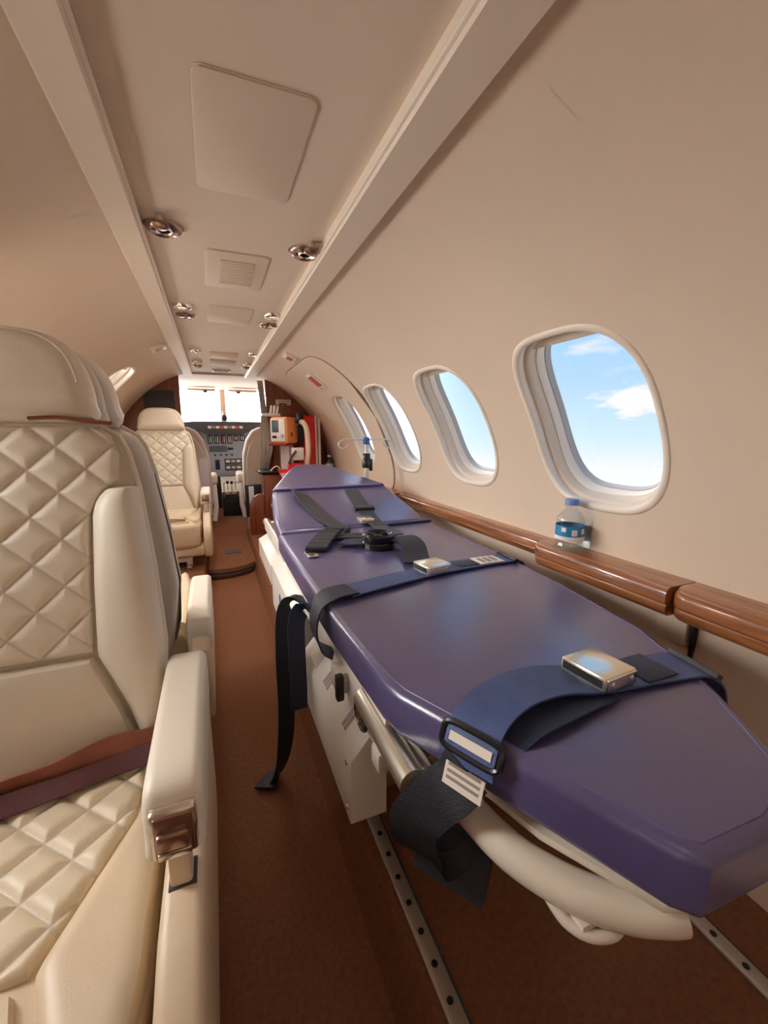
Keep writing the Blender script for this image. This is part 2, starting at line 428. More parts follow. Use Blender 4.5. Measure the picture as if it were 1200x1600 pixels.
# exit door panel in the right wall, slightly proud, with its outline
root = empty('door_1', cyl(math.radians(30), 2.33), kind='structure'); root['label'] = 'emergency exit door outline in the right wall'
inv = Matrix.Translation(-cyl(math.radians(30), 2.33))
def door_loop(off, grow=0.0):
    yc, ac, hy, ha = 2.34, math.radians(31.5), 0.425, math.radians(31.5); out = []
    for j in range(NW):
        p, q = sup(2*PI*j/NW, 7); out.append(cyl(ac+q*(ha+grow/R), yc+p*(hy+grow), off))
    return out
b = bmesh.new(); inner = win_loop(2.285, WA, grow=0.004, off=-0.002); outer = door_loop(-0.005, -0.003)
loops = [door_loop(0.004, 0.0), door_loop(-0.004, 0.0), outer]
for i in range(1, 11):
    f = i/10; lp = []
    for A, B in zip(outer, inner):
        p = A.lerp(B, f); d = Vector((p.x-CX, 0, p.z-CZc)).normalized()*(R-0.005); lp.append(Vector((CX+d.x, p.y, CZc+d.z)))
    loops.append(lp)
link('door_panel', loft([[inv @ p for p in l] for l in loops]), 'liner', root, angle=35)
link('door_seal', tube([inv @ p for p in door_loop(0.0, 0.003)], 0.0026, 6, closed=True), 'seam_brown', root)
M = frame(inv @ cyl(math.radians(52.5), 2.33, -0.006), (0, 1, 0), (math.sin(math.radians(52.5)), 0, -math.cos(math.radians(52.5))))
hd = link('handle_recess', box(-0.055, 0.055, -0.062, 0.062, -0.004, 0.006, 0.004, 2, M=M), 'window_trim', root)
link('handle', box(-0.038, 0.038, -0.045, 0.03, 0.004, 0.010, 0.003, 2, M=M), 'sign_red', root)
link('release_ring', tube([M @ Vector((0.02*math.cos(a), 0.045+0.016*math.sin(a), 0.009)) for a in [i*PI/10 for i in range(20)]], 0.003, 6, closed=True), 'window_trim', root)
for a, y, l in ((67, 2.205, 'small red exit sign high on the right wall near the rail'), (113, 2.19, 'small red exit sign high on the left wall near the rail')):
    ra = math.radians(a); M = frame((0, 0, 0), (0, 1, 0), (math.sin(ra), 0, -math.cos(ra)))
    s = empty('exit_sign', cyl(ra, y, -0.002)); tag(s, l, 'sign')
    s.rotation_euler = M.to_euler()
    link('sign_frame', box(-0.05, 0.05, -0.032, 0.032, -0.004, 0.008, 0.003), 'window_trim', s)
    link('sign_plate', box(-0.04, 0.04, -0.023, 0.023, 0.006, 0.010, 0.001), 'label_white', s)
    for i in range(3): link('sign_mark', box(-0.032+i*0.022, -0.014+i*0.022, -0.015, 0.015, 0.009, 0.0112), 'sign_red', s, smooth=False)

# ceiling: flat panel between two rails
ZC = 1.225
ceiling = link('ceiling', box(-0.15, 0.32, Y0, Y1+0.03, ZC, ZC+0.02), 'ceiling_liner', kind='structure')
def rrect(x0, x1, y0, y1, rad=0.014, n=5):
    out = []
    for cx_, cy_, a in ((x1-rad, y1-rad, 0), (x0+rad, y1-rad, 90), (x0+rad, y0+rad, 180), (x1-rad, y0+rad, 270)):
        for i in range(n+1):
            q = math.radians(a+90*i/n); out.append((cx_+rad*math.cos(q), cy_+rad*math.sin(q)))
    return out
def cpanel(name, x0, x1, y0, y1, lab, ribs=False):
    p = link(name, prism(rrect(x0, x1, y0, y1), None, ZC-0.0035, ZC+0.001, 0.0015, 2), 'ceiling_liner', ceiling)
    p['label'] = lab
    link('panel_gap', prism(rrect(x0-0.0022, x1+0.0022, y0-0.0022, y1+0.0022, 0.016), None, ZC-0.0012, ZC+0.001), 'shade', p, smooth=False)
    if ribs:
        for i in range(12):
            y = y0+0.05+i*(y1-y0-0.1)/11
            link('slat', box(x0+0.035, x1-0.03, y-0.004, y+0.004, ZC-0.0075, ZC-0.002, 0.002), 'ceiling_liner', p)
cpanel('hatch_panel', 0.007, 0.154, 0.588, 0.845, 'large square access panel in the ceiling')
cpanel('vent_grille', 0.014, 0.159, 1.10, 1.357, 'ribbed ceiling grille', True)
cpanel('service_panel', 0.015, 0.162, 1.555, 1.772, 'plain ceiling panel beyond the grille')
cpanel('service_panel', 0.022, 0.164, 2.415, 2.60, 'small plain ceiling panel')
cpanel('service_panel', 0.022, 0.164, 2.68, 2.87, 'farthest plain ceiling panel')
link('air_slot', box(0.035, 0.150, 3.07, 3.17, ZC-0.006, ZC, 0.002), 'rail_trim', ceiling)
link('slot_opening', box(0.048, 0.137, 3.09, 3.15, ZC-0.008, ZC-0.004), 'black', ceiling, smooth=False)
for nm, x0, x1, sgn in (('trim_1', -0.150, -0.097, -1), ('trim_2', 0.252, 0.316, 1)):
    prof = [(x0, ZC+0.01), (x0, 1.203), (x0+0.004, 1.198), (x1-0.004, 1.198), (x1, 1.203), (x1, ZC+0.01)]
    b = bmesh.new(); A = [b.verts.new((x, Y0, z)) for x, z in prof]; B = [b.verts.new((x, Y1+0.02, z)) for x, z in prof]
    for i in range(6): b.faces.new((A[i], A[(i+1) % 6], B[(i+1) % 6], B[i]))
    b.faces.new(A); b.faces.new(B[::-1])
    t = link(nm, b, 'rail_trim', kind='structure'); t['label'] = 'cream ceiling rail on the %s side' % ('left' if sgn < 0 else 'right')
    xi = x1 if sgn < 0 else x0
    link('rail_bead', tube([(xi, Y0, 1.206), (xi, Y1, 1.206)], 0.004, 8), 'window_trim', t)

# air outlets and reading lamps in the ceiling
def gasper(x, y, lab, rad=0.036, kn=None):
    s = empty('air_outlet', (x, y, ZC)); tag(s, lab, 'air outlet', 'ceiling air outlets')
    T = Matrix.Rotation(PI, 4, 'X')
    link('bezel', lathe([(rad*0.55, -0.004), (rad*0.62, 0.010), (rad*0.72, 0.013), (rad*0.92, 0.008), (rad, 0.003), (rad, 0.0)], 28, T), 'bronze', s)
    link('rim', lathe([(rad*0.97, 0.0), (rad*1.05, 0.003), (rad*1.05, 0.0)], 28, T), 'chrome', s)
    e = link('nozzle', lathe([(rad*0.56, 0.0), (rad*0.5, 0.008), (rad*0.34, 0.010), (rad*0.30, 0.004), (0, 0.003)], 24, T), 'black', s)
    link('nozzle_ring', lathe([(rad*0.34, 0.009), (rad*0.40, 0.012), (rad*0.46, 0.009)], 24, T), 'chrome', s)
    if kn:
        T = Matrix.Translation((kn[0], kn[1], 0)) @ T
        k_ = link('knob_stem', lathe([(0.006, 0.0), (0.006, 0.016)], 12, T), 'silver', s)
        link('knob', lathe([(0.006, 0.012), (0.016, 0.015), (0.017, 0.020), (0.012, 0.024), (0, 0.025)], 20, T), 'bronze', k_)
mat('added_lens_glow', (0.9, 0.9, 0.9), 0.3, emit=((1.0, 0.88, 0.76), 0.5))  # lens emission added with the fill spots; most of these fixtures are unlit
def lamp(x, y, lab, rad=0.027, power=2.6):
    s = empty('reading_light', (x, y, ZC)); tag(s, lab, 'light', 'ceiling reading lights')
    T = Matrix.Rotation(PI, 4, 'X')
    link('bezel', lathe([(rad*0.6, 0.0), (rad*0.7, 0.012), (rad*0.9, 0.010), (rad*1.05, 0.002), (rad*1.05, 0)], 24, T), 'chrome', s)
    link('lens', lathe([(rad*0.66, 0.004), (rad*0.4, 0.008), (0, 0.009)], 20, T), 'added_lens_glow', s)
    ld = bpy.data.lights.new('added_fill_beam', 'SPOT'); ld.energy = power; ld.color = (1.0, 0.86, 0.74); ld.spot_size = math.radians(150); ld.spot_blend = 0.9; ld.shadow_soft_size = 0.03  # added fill spot below the real fixture, there to brighten the cabin
    lo = bpy.data.objects.new('added_fill_beam', ld); COL.objects.link(lo); lo.parent = s; lo.location = (0, 0, -0.02)
gasper(-0.059, 1.022, 'nearest round air outlet beside the left ceiling rail', kn=(-0.003, -0.046))
gasper(0.227, 1.032, 'nearest round air outlet beside the right ceiling rail', kn=(0.004, -0.049))
lamp(-0.058, 1.592, 'left reading light just past the ribbed grille', 0.03); gasper(-0.052, 1.70, 'left air outlet beside the third ceiling panel', 0.030, (-0.014, -0.054))
lamp(0.228, 1.60, 'right reading light just past the ribbed grille', 0.03); gasper(0.226, 1.735, 'right air outlet beside the third ceiling panel', 0.030, (0.016, -0.067))
lamp(-0.047, 2.40, 'left reading light before the small far panels', power=4.5); lamp(-0.047, 2.78, 'farthest left reading light by the ceiling rail', power=3.5); gasper(-0.045, 2.90, 'farthest left air outlet by the ceiling rail', rad=0.025)
lamp(0.233, 2.40, 'right reading light before the small far panels', power=4.5); lamp(0.235, 2.76, 'farthest right reading light by the ceiling rail', power=3.5); gasper(0.232, 2.88, 'farthest right air outlet by the ceiling rail', rad=0.025)

# fill lamps added out of view in the aft ceiling, shaped like domes
for y in (-0.25, -0.80):
    s = empty('added_fill_light', (0.085, y, ZC)); tag(s, 'added dome-shaped fill light over the %s' % ('rear aisle' if y > -0.5 else 'aft bulkhead'), 'light', 'added fill lights')
    link('bezel', lathe([(0.075, 0), (0.078, 0.008), (0.085, 0.006), (0.09, 0)], 32, Matrix.Rotation(PI, 4, 'X')), 'chrome', s)
    mm = mat('added_fill_glow_%d' % int(abs(y)*100), (1, 1, 1), emit=((1.0, 0.90, 0.78), 3.5))
    link('diffuser', lathe([(0.076, 0.004), (0.05, 0.010), (0, 0.012)], 32, Matrix.Rotation(PI, 4, 'X')), mm.name, s)

# ------------------------------------------------------------------ floor
prof = [(-0.62, 0.10), (-0.10, 0.10), (-0.085, 0.095), (-0.07, 0.0), (0.165, 0.0), (0.180, 0.006), (0.190, 0.03), (0.197, 0.085), (0.208, 0.10), (0.740, 0.10)]
b = bmesh.new(); A = [b.verts.new((x, Y0, z)) for x, z in prof]; B = [b.verts.new((x, Y1, z)) for x, z in prof]
for i in range(len(prof)-1): b.faces.new((A[i], A[i+1], B[i+1], B[i]))
floor = link('floor', b, 'carpet', kind='structure')
# forward entry floor with a curved step
poly = [(-0.085, Y1), (-0.085, 2.45)]+[(-0.085+0.30*i/8, 2.44-0.02*math.sin(PI*i/8)+0.10*(i/8)**3) for i in range(1, 9)]+[(0.215, Y1)]
st = link('entry_step', prism(poly, None, 0.001, 0.062, 0.010, 3), 'carpet', floor)
st['label'] = 'brown carpeted step up to the cockpit'
link('step_nosing', tube([(x, y-0.004, 0.040) for x, y in poly[1:-1]], 0.004, 6), 'dark_grey', st)
link('step_nosing', tube([(x, y-0.004, 0.020) for x, y in poly[1:-1]], 0.004, 6), 'dark_grey', st)
link('floor_plate', box(0.03, 0.125, 2.72, 2.80, 0.060, 0.066, 0.002), 'dark_grey', floor)
cf = link('cockpit_floor', box(-0.45, 0.65, Y1, 4.6, 0.02, 0.062), 'carpet', floor)
hole = None
for k, x in enumerate((0.231, 0.622)):
    t = link('trim_%d' % (3+k), box(x-0.012, x+0.012, Y0, 2.35, 0.100, 0.106, 0.002), 'track', kind='structure'); t['label'] = 'perforated metal seat track in the %s' % ('carpet beside the aisle' if k == 0 else 'carpet by the right wall')
    link('track_edge', box(x+0.012, x+0.016, Y0, 2.35, 0.100, 0.1045, 0.001), 'dark_grey', t, smooth=False)
    for i in range(26):
        if hole is None:
            hole = link('track_hole', lathe([(0, 0.0008), (0.0045, 0.0008), (0.0045, 0)], 10), 'black', t, smooth=False); h = hole
        else:
            h = hole.copy(); COL.objects.link(h); h.parent = t
        h.location = (x, 0.18+i*0.0254*1.6, 0.1058)

# aft bulkhead
poly = [(CX+R*math.cos(2*PI*i/64), CZc+R*math.sin(2*PI*i/64)) for i in range(64)]
link('wall_back', prism(poly, Matrix.Translation((0, Y0, 0)) @ Matrix.Rotation(PI/2, 4, 'X'), 0, 0.02), 'liner', kind='structure')

# forward bulkheads: wood, one each side of the cockpit doorway
def arc_panel(xa, xb, left):
    n = 20; pts = []
    for i in range(n+1):
        x = xa+(xb-xa)*i/n; pts.append((x, CZc+math.sqrt(max(0, R*R-(x-CX)**2))))
    return pts
TB = Matrix.Translation((0, Y1, 0)) @ Matrix.Rotation(PI/2, 4, 'X')
wf = empty('wall_front', (0, Y1, 0), kind='structure')
lp = [(-0.18, 0.0), (-0.55, 0.02)]+arc_panel(-0.645, -0.18, True)
rp = [(0.385, 1.192)]+arc_panel(0.39, 0.845, False)+[(0.70, 0.02), (0.385, 0.0)]
for nm, pp, lab in (('wood_panel', lp, 'dark red wood bulkhead behind the far seat'), ('wood_panel', rp, 'dark red wood bulkhead behind the orange device')):
    b = prism(pp, Matrix.Rotation(PI/2, 4, 'X'), -0.02, 0.02); o = link(nm, b, 'wood_bulkhead', wf); o['label'] = lab
link('dark_plate', box(-0.40, -0.215, -0.026, -0.018, 0.965, 1.095, 0.003), 'dark_grey', wf)
pc = link('placard', box(0.455, 0.565, -0.027, -0.019, 1.015, 1.055, 0.002), 'label_white', wf)
for i in range(2): link('placard_line', box(0.468, 0.552, -0.0285, -0.0265, 1.026+i*0.014, 1.032+i*0.014), 'label_ink', pc, smooth=False)
for i in range(7): link('tambour_slat', tube([(0.405+i*0.016, -0.024, 0.54), (0.405+i*0.016, -0.024, 0.80)], 0.008, 8), 'wood_bulkhead', wf)

# ------------------------------------------------------------------ wooden ledge along the right wall
lg = empty('trim_5', (0.80, 1.3, 0.533), kind='structure'); lg['label'] = 'polished wood ledge along the right wall under the windows'
def ledge(ya, yb, xf, zt=0.535, th_=0.058, rnd=0.016, endr=0.03, lab=None):
    prof = [(0.862, zt)]+[(xf+rnd-rnd*math.sin(PI/2*i/5), zt-rnd+rnd*math.cos(PI/2*i/5)) for i in range(6)]
    prof += [(xf, zt-th_*0.52), (xf+0.004, zt-th_*0.60), (xf+0.003, zt-th_*0.66)]+[(xf+0.014-0.011*math.cos(PI/2*i/4), zt-th_+0.016-0.016*math.sin(PI/2*i/4)) for i in range(5)]+[(0.862, zt-th_)]
    b = bmesh.new(); rows = []
    for t in [0, 0.15, 0.4, 0.7, 1.0]:
        d = endr*(1-math.sqrt(max(0, 1-(1-t)**2))); y = yb-endr+endr*(t)
        rows.append((y, 0.0))
    ys = [(ya, 0)]+[(yb-endr*(1-math.sin(PI/2*i/6)), endr*(1-math.cos(PI/2*i/6))) for i in range(7)]
    P = [[b.verts.new((min(0.862, x+ins*(1 if x < 0.85 else 0))-0.80, y-1.3, z-0.533)) for x, z in prof] for y, ins in ys]
    for A, B in zip(P, P[1:]):
        for j in range(len(prof)-1): b.faces.new((A[j], A[j+1], B[j+1], B[j]))
    b.faces.new(P[0]); b.faces.new(P[-1][::-1])
    o = link('ledge_section', b, 'wood', lg, angle=35)
    if lab: o['label'] = lab
ledge(Y0, 0.478, 0.764, lab='nearest wide wood ledge section'); ledge(0.4805, 0.845, 0.764, lab='wide wood ledge section under the water bottle')
ledge(0.82, 1.90, 0.805, zt=0.533, th_=0.050, lab='narrow wood ledge section'); ledge(1.80, 3.20, 0.780, zt=0.534, th_=0.045, endr=0.02, lab='far wood ledge section by the exit door')
# panel seam and recess under the ledge
sm = link('panel_gap', box(0.833, 0.8455, 0.462, 0.468, 0.10, 0.478), 'black', wall_right, smooth=False)
link('wall_pocket', box(0.831, 0.846, 0.475, 0.535, 0.405, 0.468, 0.004), 'liner', wall_right)

# ------------------------------------------------------------------ bottles
def bottle(loc, s, body, cap, lab, holder=True, label_m='label_blue'):
    root = empty('water_bottle', loc); tag(root, lab, 'bottle')
    prof = [(0, 0.003), (0.020, 0.0), (0.028, 0.003), (0.031, 0.010), (0.029, 0.016), (0.0315, 0.022), (0.0315, 0.055), (0.030, 0.060), (0.031, 0.066), (0.030, 0.074), (0.022, 0.086), (0.0135, 0.094), (0.0130, 0.100), (0.0155, 0.1005), (0.0155, 0.1025), (0.013, 0.103), (0.013, 0.110)]
    link('body', lathe([(a*s, z*s) for a, z in prof], 32), body, root)
    link('cap', lathe([(a*s, z*s) for a, z in [(0.0, 0.117), (0.0135, 0.117), (0.0150, 0.1155), (0.0155, 0.104), (0.0145, 0.1035)]], 28), cap, root)
    lb = link('label', lathe([(0.0319*s, 0.024*s), (0.0322*s, 0.026*s), (0.0322*s, 0.055*s), (0.0319*s, 0.057*s)], 32), label_m, root)
    # white lower band and printed blocks on the label
    link('label_band', lathe([(0.0323*s, 0.024*s), (0.0325*s, 0.026*s), (0.0325*s, 0.032*s), (0.0323*s, 0.033*s)], 32), 'paper', lb)
    for a, z0, z1, wa in ((-118, 0.036, 0.050, 11), (-160, 0.044, 0.054, 9), (-80, 0.040, 0.052, 8)):
        bb = bmesh.new(); g = [[bb.verts.new((0.0327*s*math.cos(math.radians(a+wa*(i/4-0.5)*2)), 0.0327*s*math.sin(math.radians(a+wa*(i/4-0.5)*2)), z)) for i in range(5)] for z in (z0*s, z1*s)]
        for i in range(4): bb.faces.new((g[0][i], g[0][i+1], g[1][i+1], g[1][i]))
        link('print_block', bb, 'paper', lb)
    return root
bt = bottle((0.807, 0.757, 0.535), 1.06, 'bottle_plastic', 'cap_blue', 'small clear water bottle with blue cap standing on the wood ledge')
ch = empty('cup_holder', (0.807, 0.757, 0.535)); tag(ch, 'clear plastic cup holder around the near water bottle', 'holder')
link('ring', tube([(0.036*math.cos(a), 0.036*math.sin(a), 0.003) for a in [i*PI/16 for i in range(32)]], 0.0018, 6, closed=True), 'bottle_plastic', ch)
link('upright', ribbon([(0.036, -0.02, 0.002), (0.037, -0.021, 0.03), (0.0385, -0.022, 0.07), (0.040, -0.023, 0.082)], [(0.3, 1, 0)]*4, 0.03, 0.0015), 'bottle_plastic', ch)
bottle((0.803, 3.05, 0.534), 1.0, 'bottle_green', 'grey_plastic', 'greenish water bottle in the dim corner at the far end of the ledge', label_m='gauge_green')

# ------------------------------------------------------------------ cabin seats
SEATZ = 0.10
def sh(x): return -abs(x)
def make_seat(arm_drop=0.0, arm_len=0.32, q_back='quilt', q_seat='quilt_tan', cap=True):
    """facing local -y; local y=0 is the lower front of the backrest, z=0 the aisle floor level"""
    root = empty('cabin_seat')
    k = 0.2245; up = Vector((0, k, 1)).normalized()
    T = frame((0, 0, 0.34), (1, 0, 0), up)                    # panel plane: x across, v up along the back, normal towards -y
    T = Matrix((Vector((1, 0, 0)), up, Vector((1, 0, 0)).cross(up))).transposed().to_4x4(); T.translation = (0, 0, 0.34)
    c = 1/math.cos(math.atan(k)); V = lambda z: (z-0.34)*c
    hw = [(0.30, .150), (0.36, .168), (0.50, .190), (0.62, .182), (0.74, .170), (0.79, .160), (0.815, .148), (0.83, .125)]
    poly = [(-x, V(z)) for z, x in hw]+[(x, V(z)) for z, x in hw[::-1]]
    link('back_shell', prism(poly, T, -0.055, -0.004, 0.018, 3), 'shell_leather', root)
    piping = tube([T @ Vector((x, v, -0.004)) for x, v in poly[1:-1]], 0.004, 6)
    link('shell_piping', piping, 'leather', root)
    P_, Q_ = 0.070, 0.067
    def dist(x, v):
        a = (x/P_+v/Q_); b2 = (x/P_-v/Q_)
        return min(abs(a-round(a)), abs(b2-round(b2)))
    def qh(amp, base): return lambda x, v: base+amp*(1-math.exp(-(dist(x, v)/0.13)**1.5))
    def stitch(x, v):
        a = (x/P_+v/Q_); b2 = (x/P_-v/Q_); da, db = abs(a-round(a)), abs(b2-round(b2))
        s = b2 if da < db else a
        return 0.7 if min(da, db) < 0.032 else 0.0
    qx = lerp_pts([(V(.50), .098), (V(.60), .100), (V(.70), .106), (V(.735), .128), (V(.75), .146), (V(.79), .148), (V(.815), .138), (V(.83), .112)])
    link('quilted_back', pad(T, V(.502), V(.828), lambda v: -qx(v), qx, qh(0.0048, 0.008), 190, 200, stitch), q_back, root)
    lx = lerp_pts([(V(.33), .165), (V(.42), .135), (V(.495), .100)])
    link('lumbar_panel', pad(T, V(.32), V(.499), lambda v: -lx(v), lx, lambda x, v: 0.014+0.010*math.cos(min(1, abs(x)/.17)*PI/2), 30, 24), 'leather', root)
    wi = lerp_pts([(V(.34), .160), (V(.42), .137), (V(.50), .101), (V(.60), .103), (V(.70), .108), (V(.72), .114), (V(.738), .130)])
    wo_ = lerp_pts([(V(.34), .168), (V(.40), .185), (V(.50), .193), (V(.62), .185), (V(.738), .172)])
    for s in (-1, 1):
        hf = lambda x, v: 0.020+0.020*math.sin(min(1, max(0, (abs(x)-wi(v))/max(1e-3, wo_(v)-wi(v))))*PI*0.75)
        f1 = (lambda v: wi(v)) if s > 0 else (lambda v: -wo_(v)); f2 = (lambda v: wo_(v)) if s > 0 else (lambda v: -wi(v))
        link('side_bolster', pad(T, V(.345), V(.742), f1, f2, hf, 22, 44, edge=0.02), 'leather', root)
    # headrest: rounded pillow in two sewn halves
    hp = []
    for i in range(25):
        a = PI*i/24; hp.append((0.124*math.copysign(abs(math.cos(a))**0.55, math.cos(a)), V(.834)+0.130*abs(math.sin(a))**0.75))
    hp = [(p.x, p.y) for p in crom([Vector((a_, b_, 0)) for a_, b_ in hp+[(-0.06, V(.832)), (0.06, V(.832))]], 2, closed=True)]
    hr = link('headrest', pillow(hp, T, -0.030, 0.040, 0.030, 8, (0, V(.897)), (0.124, 0.068)), 'leather', root)
    hp2 = [(x*1.02, v+0.004) for x, v in hp]
    link('headrest_back', pillow(hp2, T, -0.060, -0.022, 0.017, 6, (0, V(.897)), (0.126, 0.070)), 'shell_leather', hr)
    link('headrest_seam', tube([T @ Vector((x*0.90, V(.842)+(v-V(.842))*0.88+0.004, 0.0385)) for x, v in hp[4:-12]], 0.0016, 6), 'shell_leather', hr)
    link('headrest_post', tube([T @ Vector((-0.05, V(.80), -0.04)), T @ Vector((-0.05, V(.86), -0.04))], 0.008, 8), 'bronze', root)
    link('headrest_post', tube([T @ Vector((0.05, V(.80), -0.04)), T @ Vector((0.05, V(.86), -0.04))], 0.008, 8), 'bronze', root)
    # cushion
    cp = [(-0.190, 0.02), (-0.196, -0.30), (-0.185, -0.43), (-0.15, -0.455), (0.15, -0.455), (0.185, -0.43), (0.196, -0.30), (0.190, 0.02)]
    link('seat_cushion', prism(cp, None, 0.215, 0.352, 0.030, 5), 'leather_tan', root)
    TS = Matrix.Translation((0, 0, 0.352))
    sxr = lerp_pts([(-0.275, .098), (-0.13, .160), (-0.02, .168)])
    link('quilted_seat', pad(TS, -0.272, -0.015, lambda v: -sxr(v), sxr, qh(0.0065, 0.006), 190, 170, stitch), q_seat, root)
    fx = lerp_pts([(-0.44, .155), (-0.28, .098)])
    link('front_panel', pad(TS, -0.435, -0.277, lambda v: -fx(v), fx, lambda x, v: 0.010-0.06*max(0, (-v-0.38))**1.2, 24, 20), 'leather_tan', root)
    bi = lerp_pts([(-0.43, .158), (-0.275, .102), (-0.13, .163), (-0.01, .170)])
    bo = lerp_pts([(-0.43, .175), (-0.30, .193), (0.0, .190)])
    for s in (-1, 1):
        f1 = (lambda v: bi(v)) if s > 0 else (lambda v: -bo(v)); f2 = (lambda v: bo(v)) if s > 0 else (lambda v: -bi(v))
        link('seat_bolster', pad(TS, -0.43, -0.01, f1, f2, lambda x, v: 0.015, 20, 44, edge=0.022), 'leather_tan', root)
    # base: side skirts, pan and pedestal
    link('seat_pan', box(-0.205, 0.205, -0.43, 0.03, 0.165, 0.225, 0.02, 3), 'leather_tan', root)
    for s in (-1, 1):
        sk = [(-0.455, 0.20), (-0.43, 0.165), (0.06, 0.145), (0.10, 0.18), (0.10, 0.34), (0.06, 0.375), (-0.30, 0.375), (-0.42, 0.335), (-0.455, 0.29)]
        M = Matrix(((0, 0, 1, 0), (1, 0, 0, 0), (0, 1, 0, 0), (0, 0, 0, 1)))
        x0 = 0.202 if s > 0 else -0.242
        link('side_skirt', prism(sk, M, x0, x0+0.040, 0.010, 3), 'leather_tan', root)
        zt = 0.492-arm_drop
        arm = [(-0.262, zt-0.070), (-0.2645, zt-0.044), (-0.263, zt-0.020), (-0.247, zt-0.003), (-0.20, zt), (-0.08, zt), (arm_len-0.32, zt-0.003), (arm_len-0.297, zt-0.012), (arm_len-0.288, zt-0.035), (arm_len-0.288, zt-0.070), (arm_len-0.31, zt-0.088), (-0.15, zt-0.086)]
        arm = [(p.x, p.y) for p in crom([Vector((a_, b_, 0)) for a_, b_ in arm], 4, closed=True)]
        xa = s*0.221
        ar = link('armrest', pillow(arm, M, xa-0.027, xa+0.027, 0.012), 'leather', root)
        if cap:
            cpb = box(xa-0.0205, xa+0.0205, -0.272, -0.258, zt-0.066, zt-0.014, 0.005, 2)
            co = link('armrest_cap', cpb, 'chrome', ar)
            link('cap_recess', box(xa-0.0165, xa+0.0165, -0.2735, -0.266, zt-0.062, zt-0.018, 0.002), 'bronze', co)
            link('recline_lever', box(xa-0.014, xa+0.013, -0.280, -0.271, zt-0.050, zt-0.032, 0.003, 2), 'bronze', co)
            link('cap_lip', box(xa-0.0145, xa+0.0145, -0.276, -0.271, zt-0.062, zt-0.054, 0.002), 'chrome', co)
            link('armrest_strut', box(xa-0.011, xa+0.010, -0.256, -0.230, 0.27, zt-0.06, 0.004), 'leather_tan', root)
            link('strut_slot', box(xa-0.0125, xa+0.0135, -0.2585, -0.229, 0.366, 0.3765, 0.001), 'dark_grey', root, smooth=False)
    for s in (-1, 1):
        for y in (-0.36, -0.04):
            link('leg', box(s*0.12-0.015, s*0.12+0.015, y-0.015, y+0.015, 0.10, 0.17, 0.003), 'leather_tan', root)
        link('base_rail', box(s*0.12-0.012, s*0.12+0.012, -0.42, 0.04, 0.10, 0.115, 0.003), 'silver', root)
    return root
def copy_tree(o, parent=None):
    c_ = o.copy(); COL.objects.link(c_); c_.parent = parent
    for ch_ in list(o.children): copy_tree(ch_, c_)
    return c_
s1 = make_seat(); s1.location = (-0.28, 0.645, 0)
tag(s1, 'nearest cream quilted leather cabin seat with open armrest and red belt', 'seat', 'cream leather cabin seats')
s3 = copy_tree(s1); s3.location = (-0.278, 2.78, 0); tag(s3, 'far cream quilted leather cabin seat against the wood bulkhead', 'seat', 'cream leather cabin seats')
s2 = make_seat(arm_drop=0.085, arm_len=0.36, cap=False); s2.location = (-0.279, 1.042, 0); s2.rotation_euler.z = PI
tag(s2, 'cream cabin seat facing the cockpit, back to back with the nearest seat', 'seat', 'cream leather cabin seats')
# red lap belt on the near seat
bl = link('seat_belt', ribbon([(0.205, -0.042, 0.392), (0.165, -0.038, 0.386), (0.12, -0.040, 0.388), (0.06, -0.050, 0.380), (0.0, -0.056, 0.378), (-0.05, -0.075, 0.370), (-0.10, -0.06, 0.366), (-0.16, -0.05, 0.37)],
     [(0, 0.35, 1), (0, 0.35, 1), (0, 0.3, 1), (0, -0.1, 1), (0.1, -0.3, 1), (0.1, -0.8, 0.6), (0, -0.8, 0.5), (0, -0.5, 1)], 0.040, 0.003), 'webbing_red', s1)
bl['label'] = 'rust red seat belt'
link('belt_end', ribbon([(0.20, -0.055, 0.385), (0.14, -0.052, 0.376), (0.08, -0.066, 0.376), (0.0, -0.078, 0.374), (-0.07, -0.10, 0.374), (-0.12, -0.12, 0.371)], [(0, 1, 0.9), (0, 1, 0.7), (0, 1, 0.5), (0, 1, 0.8), (0, 1, 0.3), (0, 1, 0.2)], 0.026, 0.003), 'webbing_maroon', bl)
link('belt_tongue', box(-0.155, -0.115, -0.15, -0.115, 0.367, 0.372, 0.002), 'chrome', bl)
# belt on the far seat and behind the near headrest
link('seat_belt', ribbon([(-0.02, -0.40, 0.368), (0.05, -0.405, 0.372), (0.12, -0.40, 0.366)], [(0, 1, 0)]*3, 0.03, 0.003), 'webbing_red', s3)
link('shoulder_belt', ribbon([(0.05, 0.075, 0.838), (0.08, 0.082, 0.840), (0.11, 0.092, 0.836), (0.14, 0.11, 0.833)], [(0.2, -1, 0.2)]*4, 0.012, 0.003), 'webbing_red', s1)
# storage under the far seat
br = link('brace_bar', box(-0.12, 0.13, -0.385, -0.365, 0.13, 0.155, 0.003), 'white_paint', s3)
tag(link('stowage_bag', box(-0.365, -0.195, 2.50, 2.68, 0.10, 0.155, 0.02, 3), 'dark_grey'), 'dark bag stowed on the floor under the far cabin seat', 'bag')

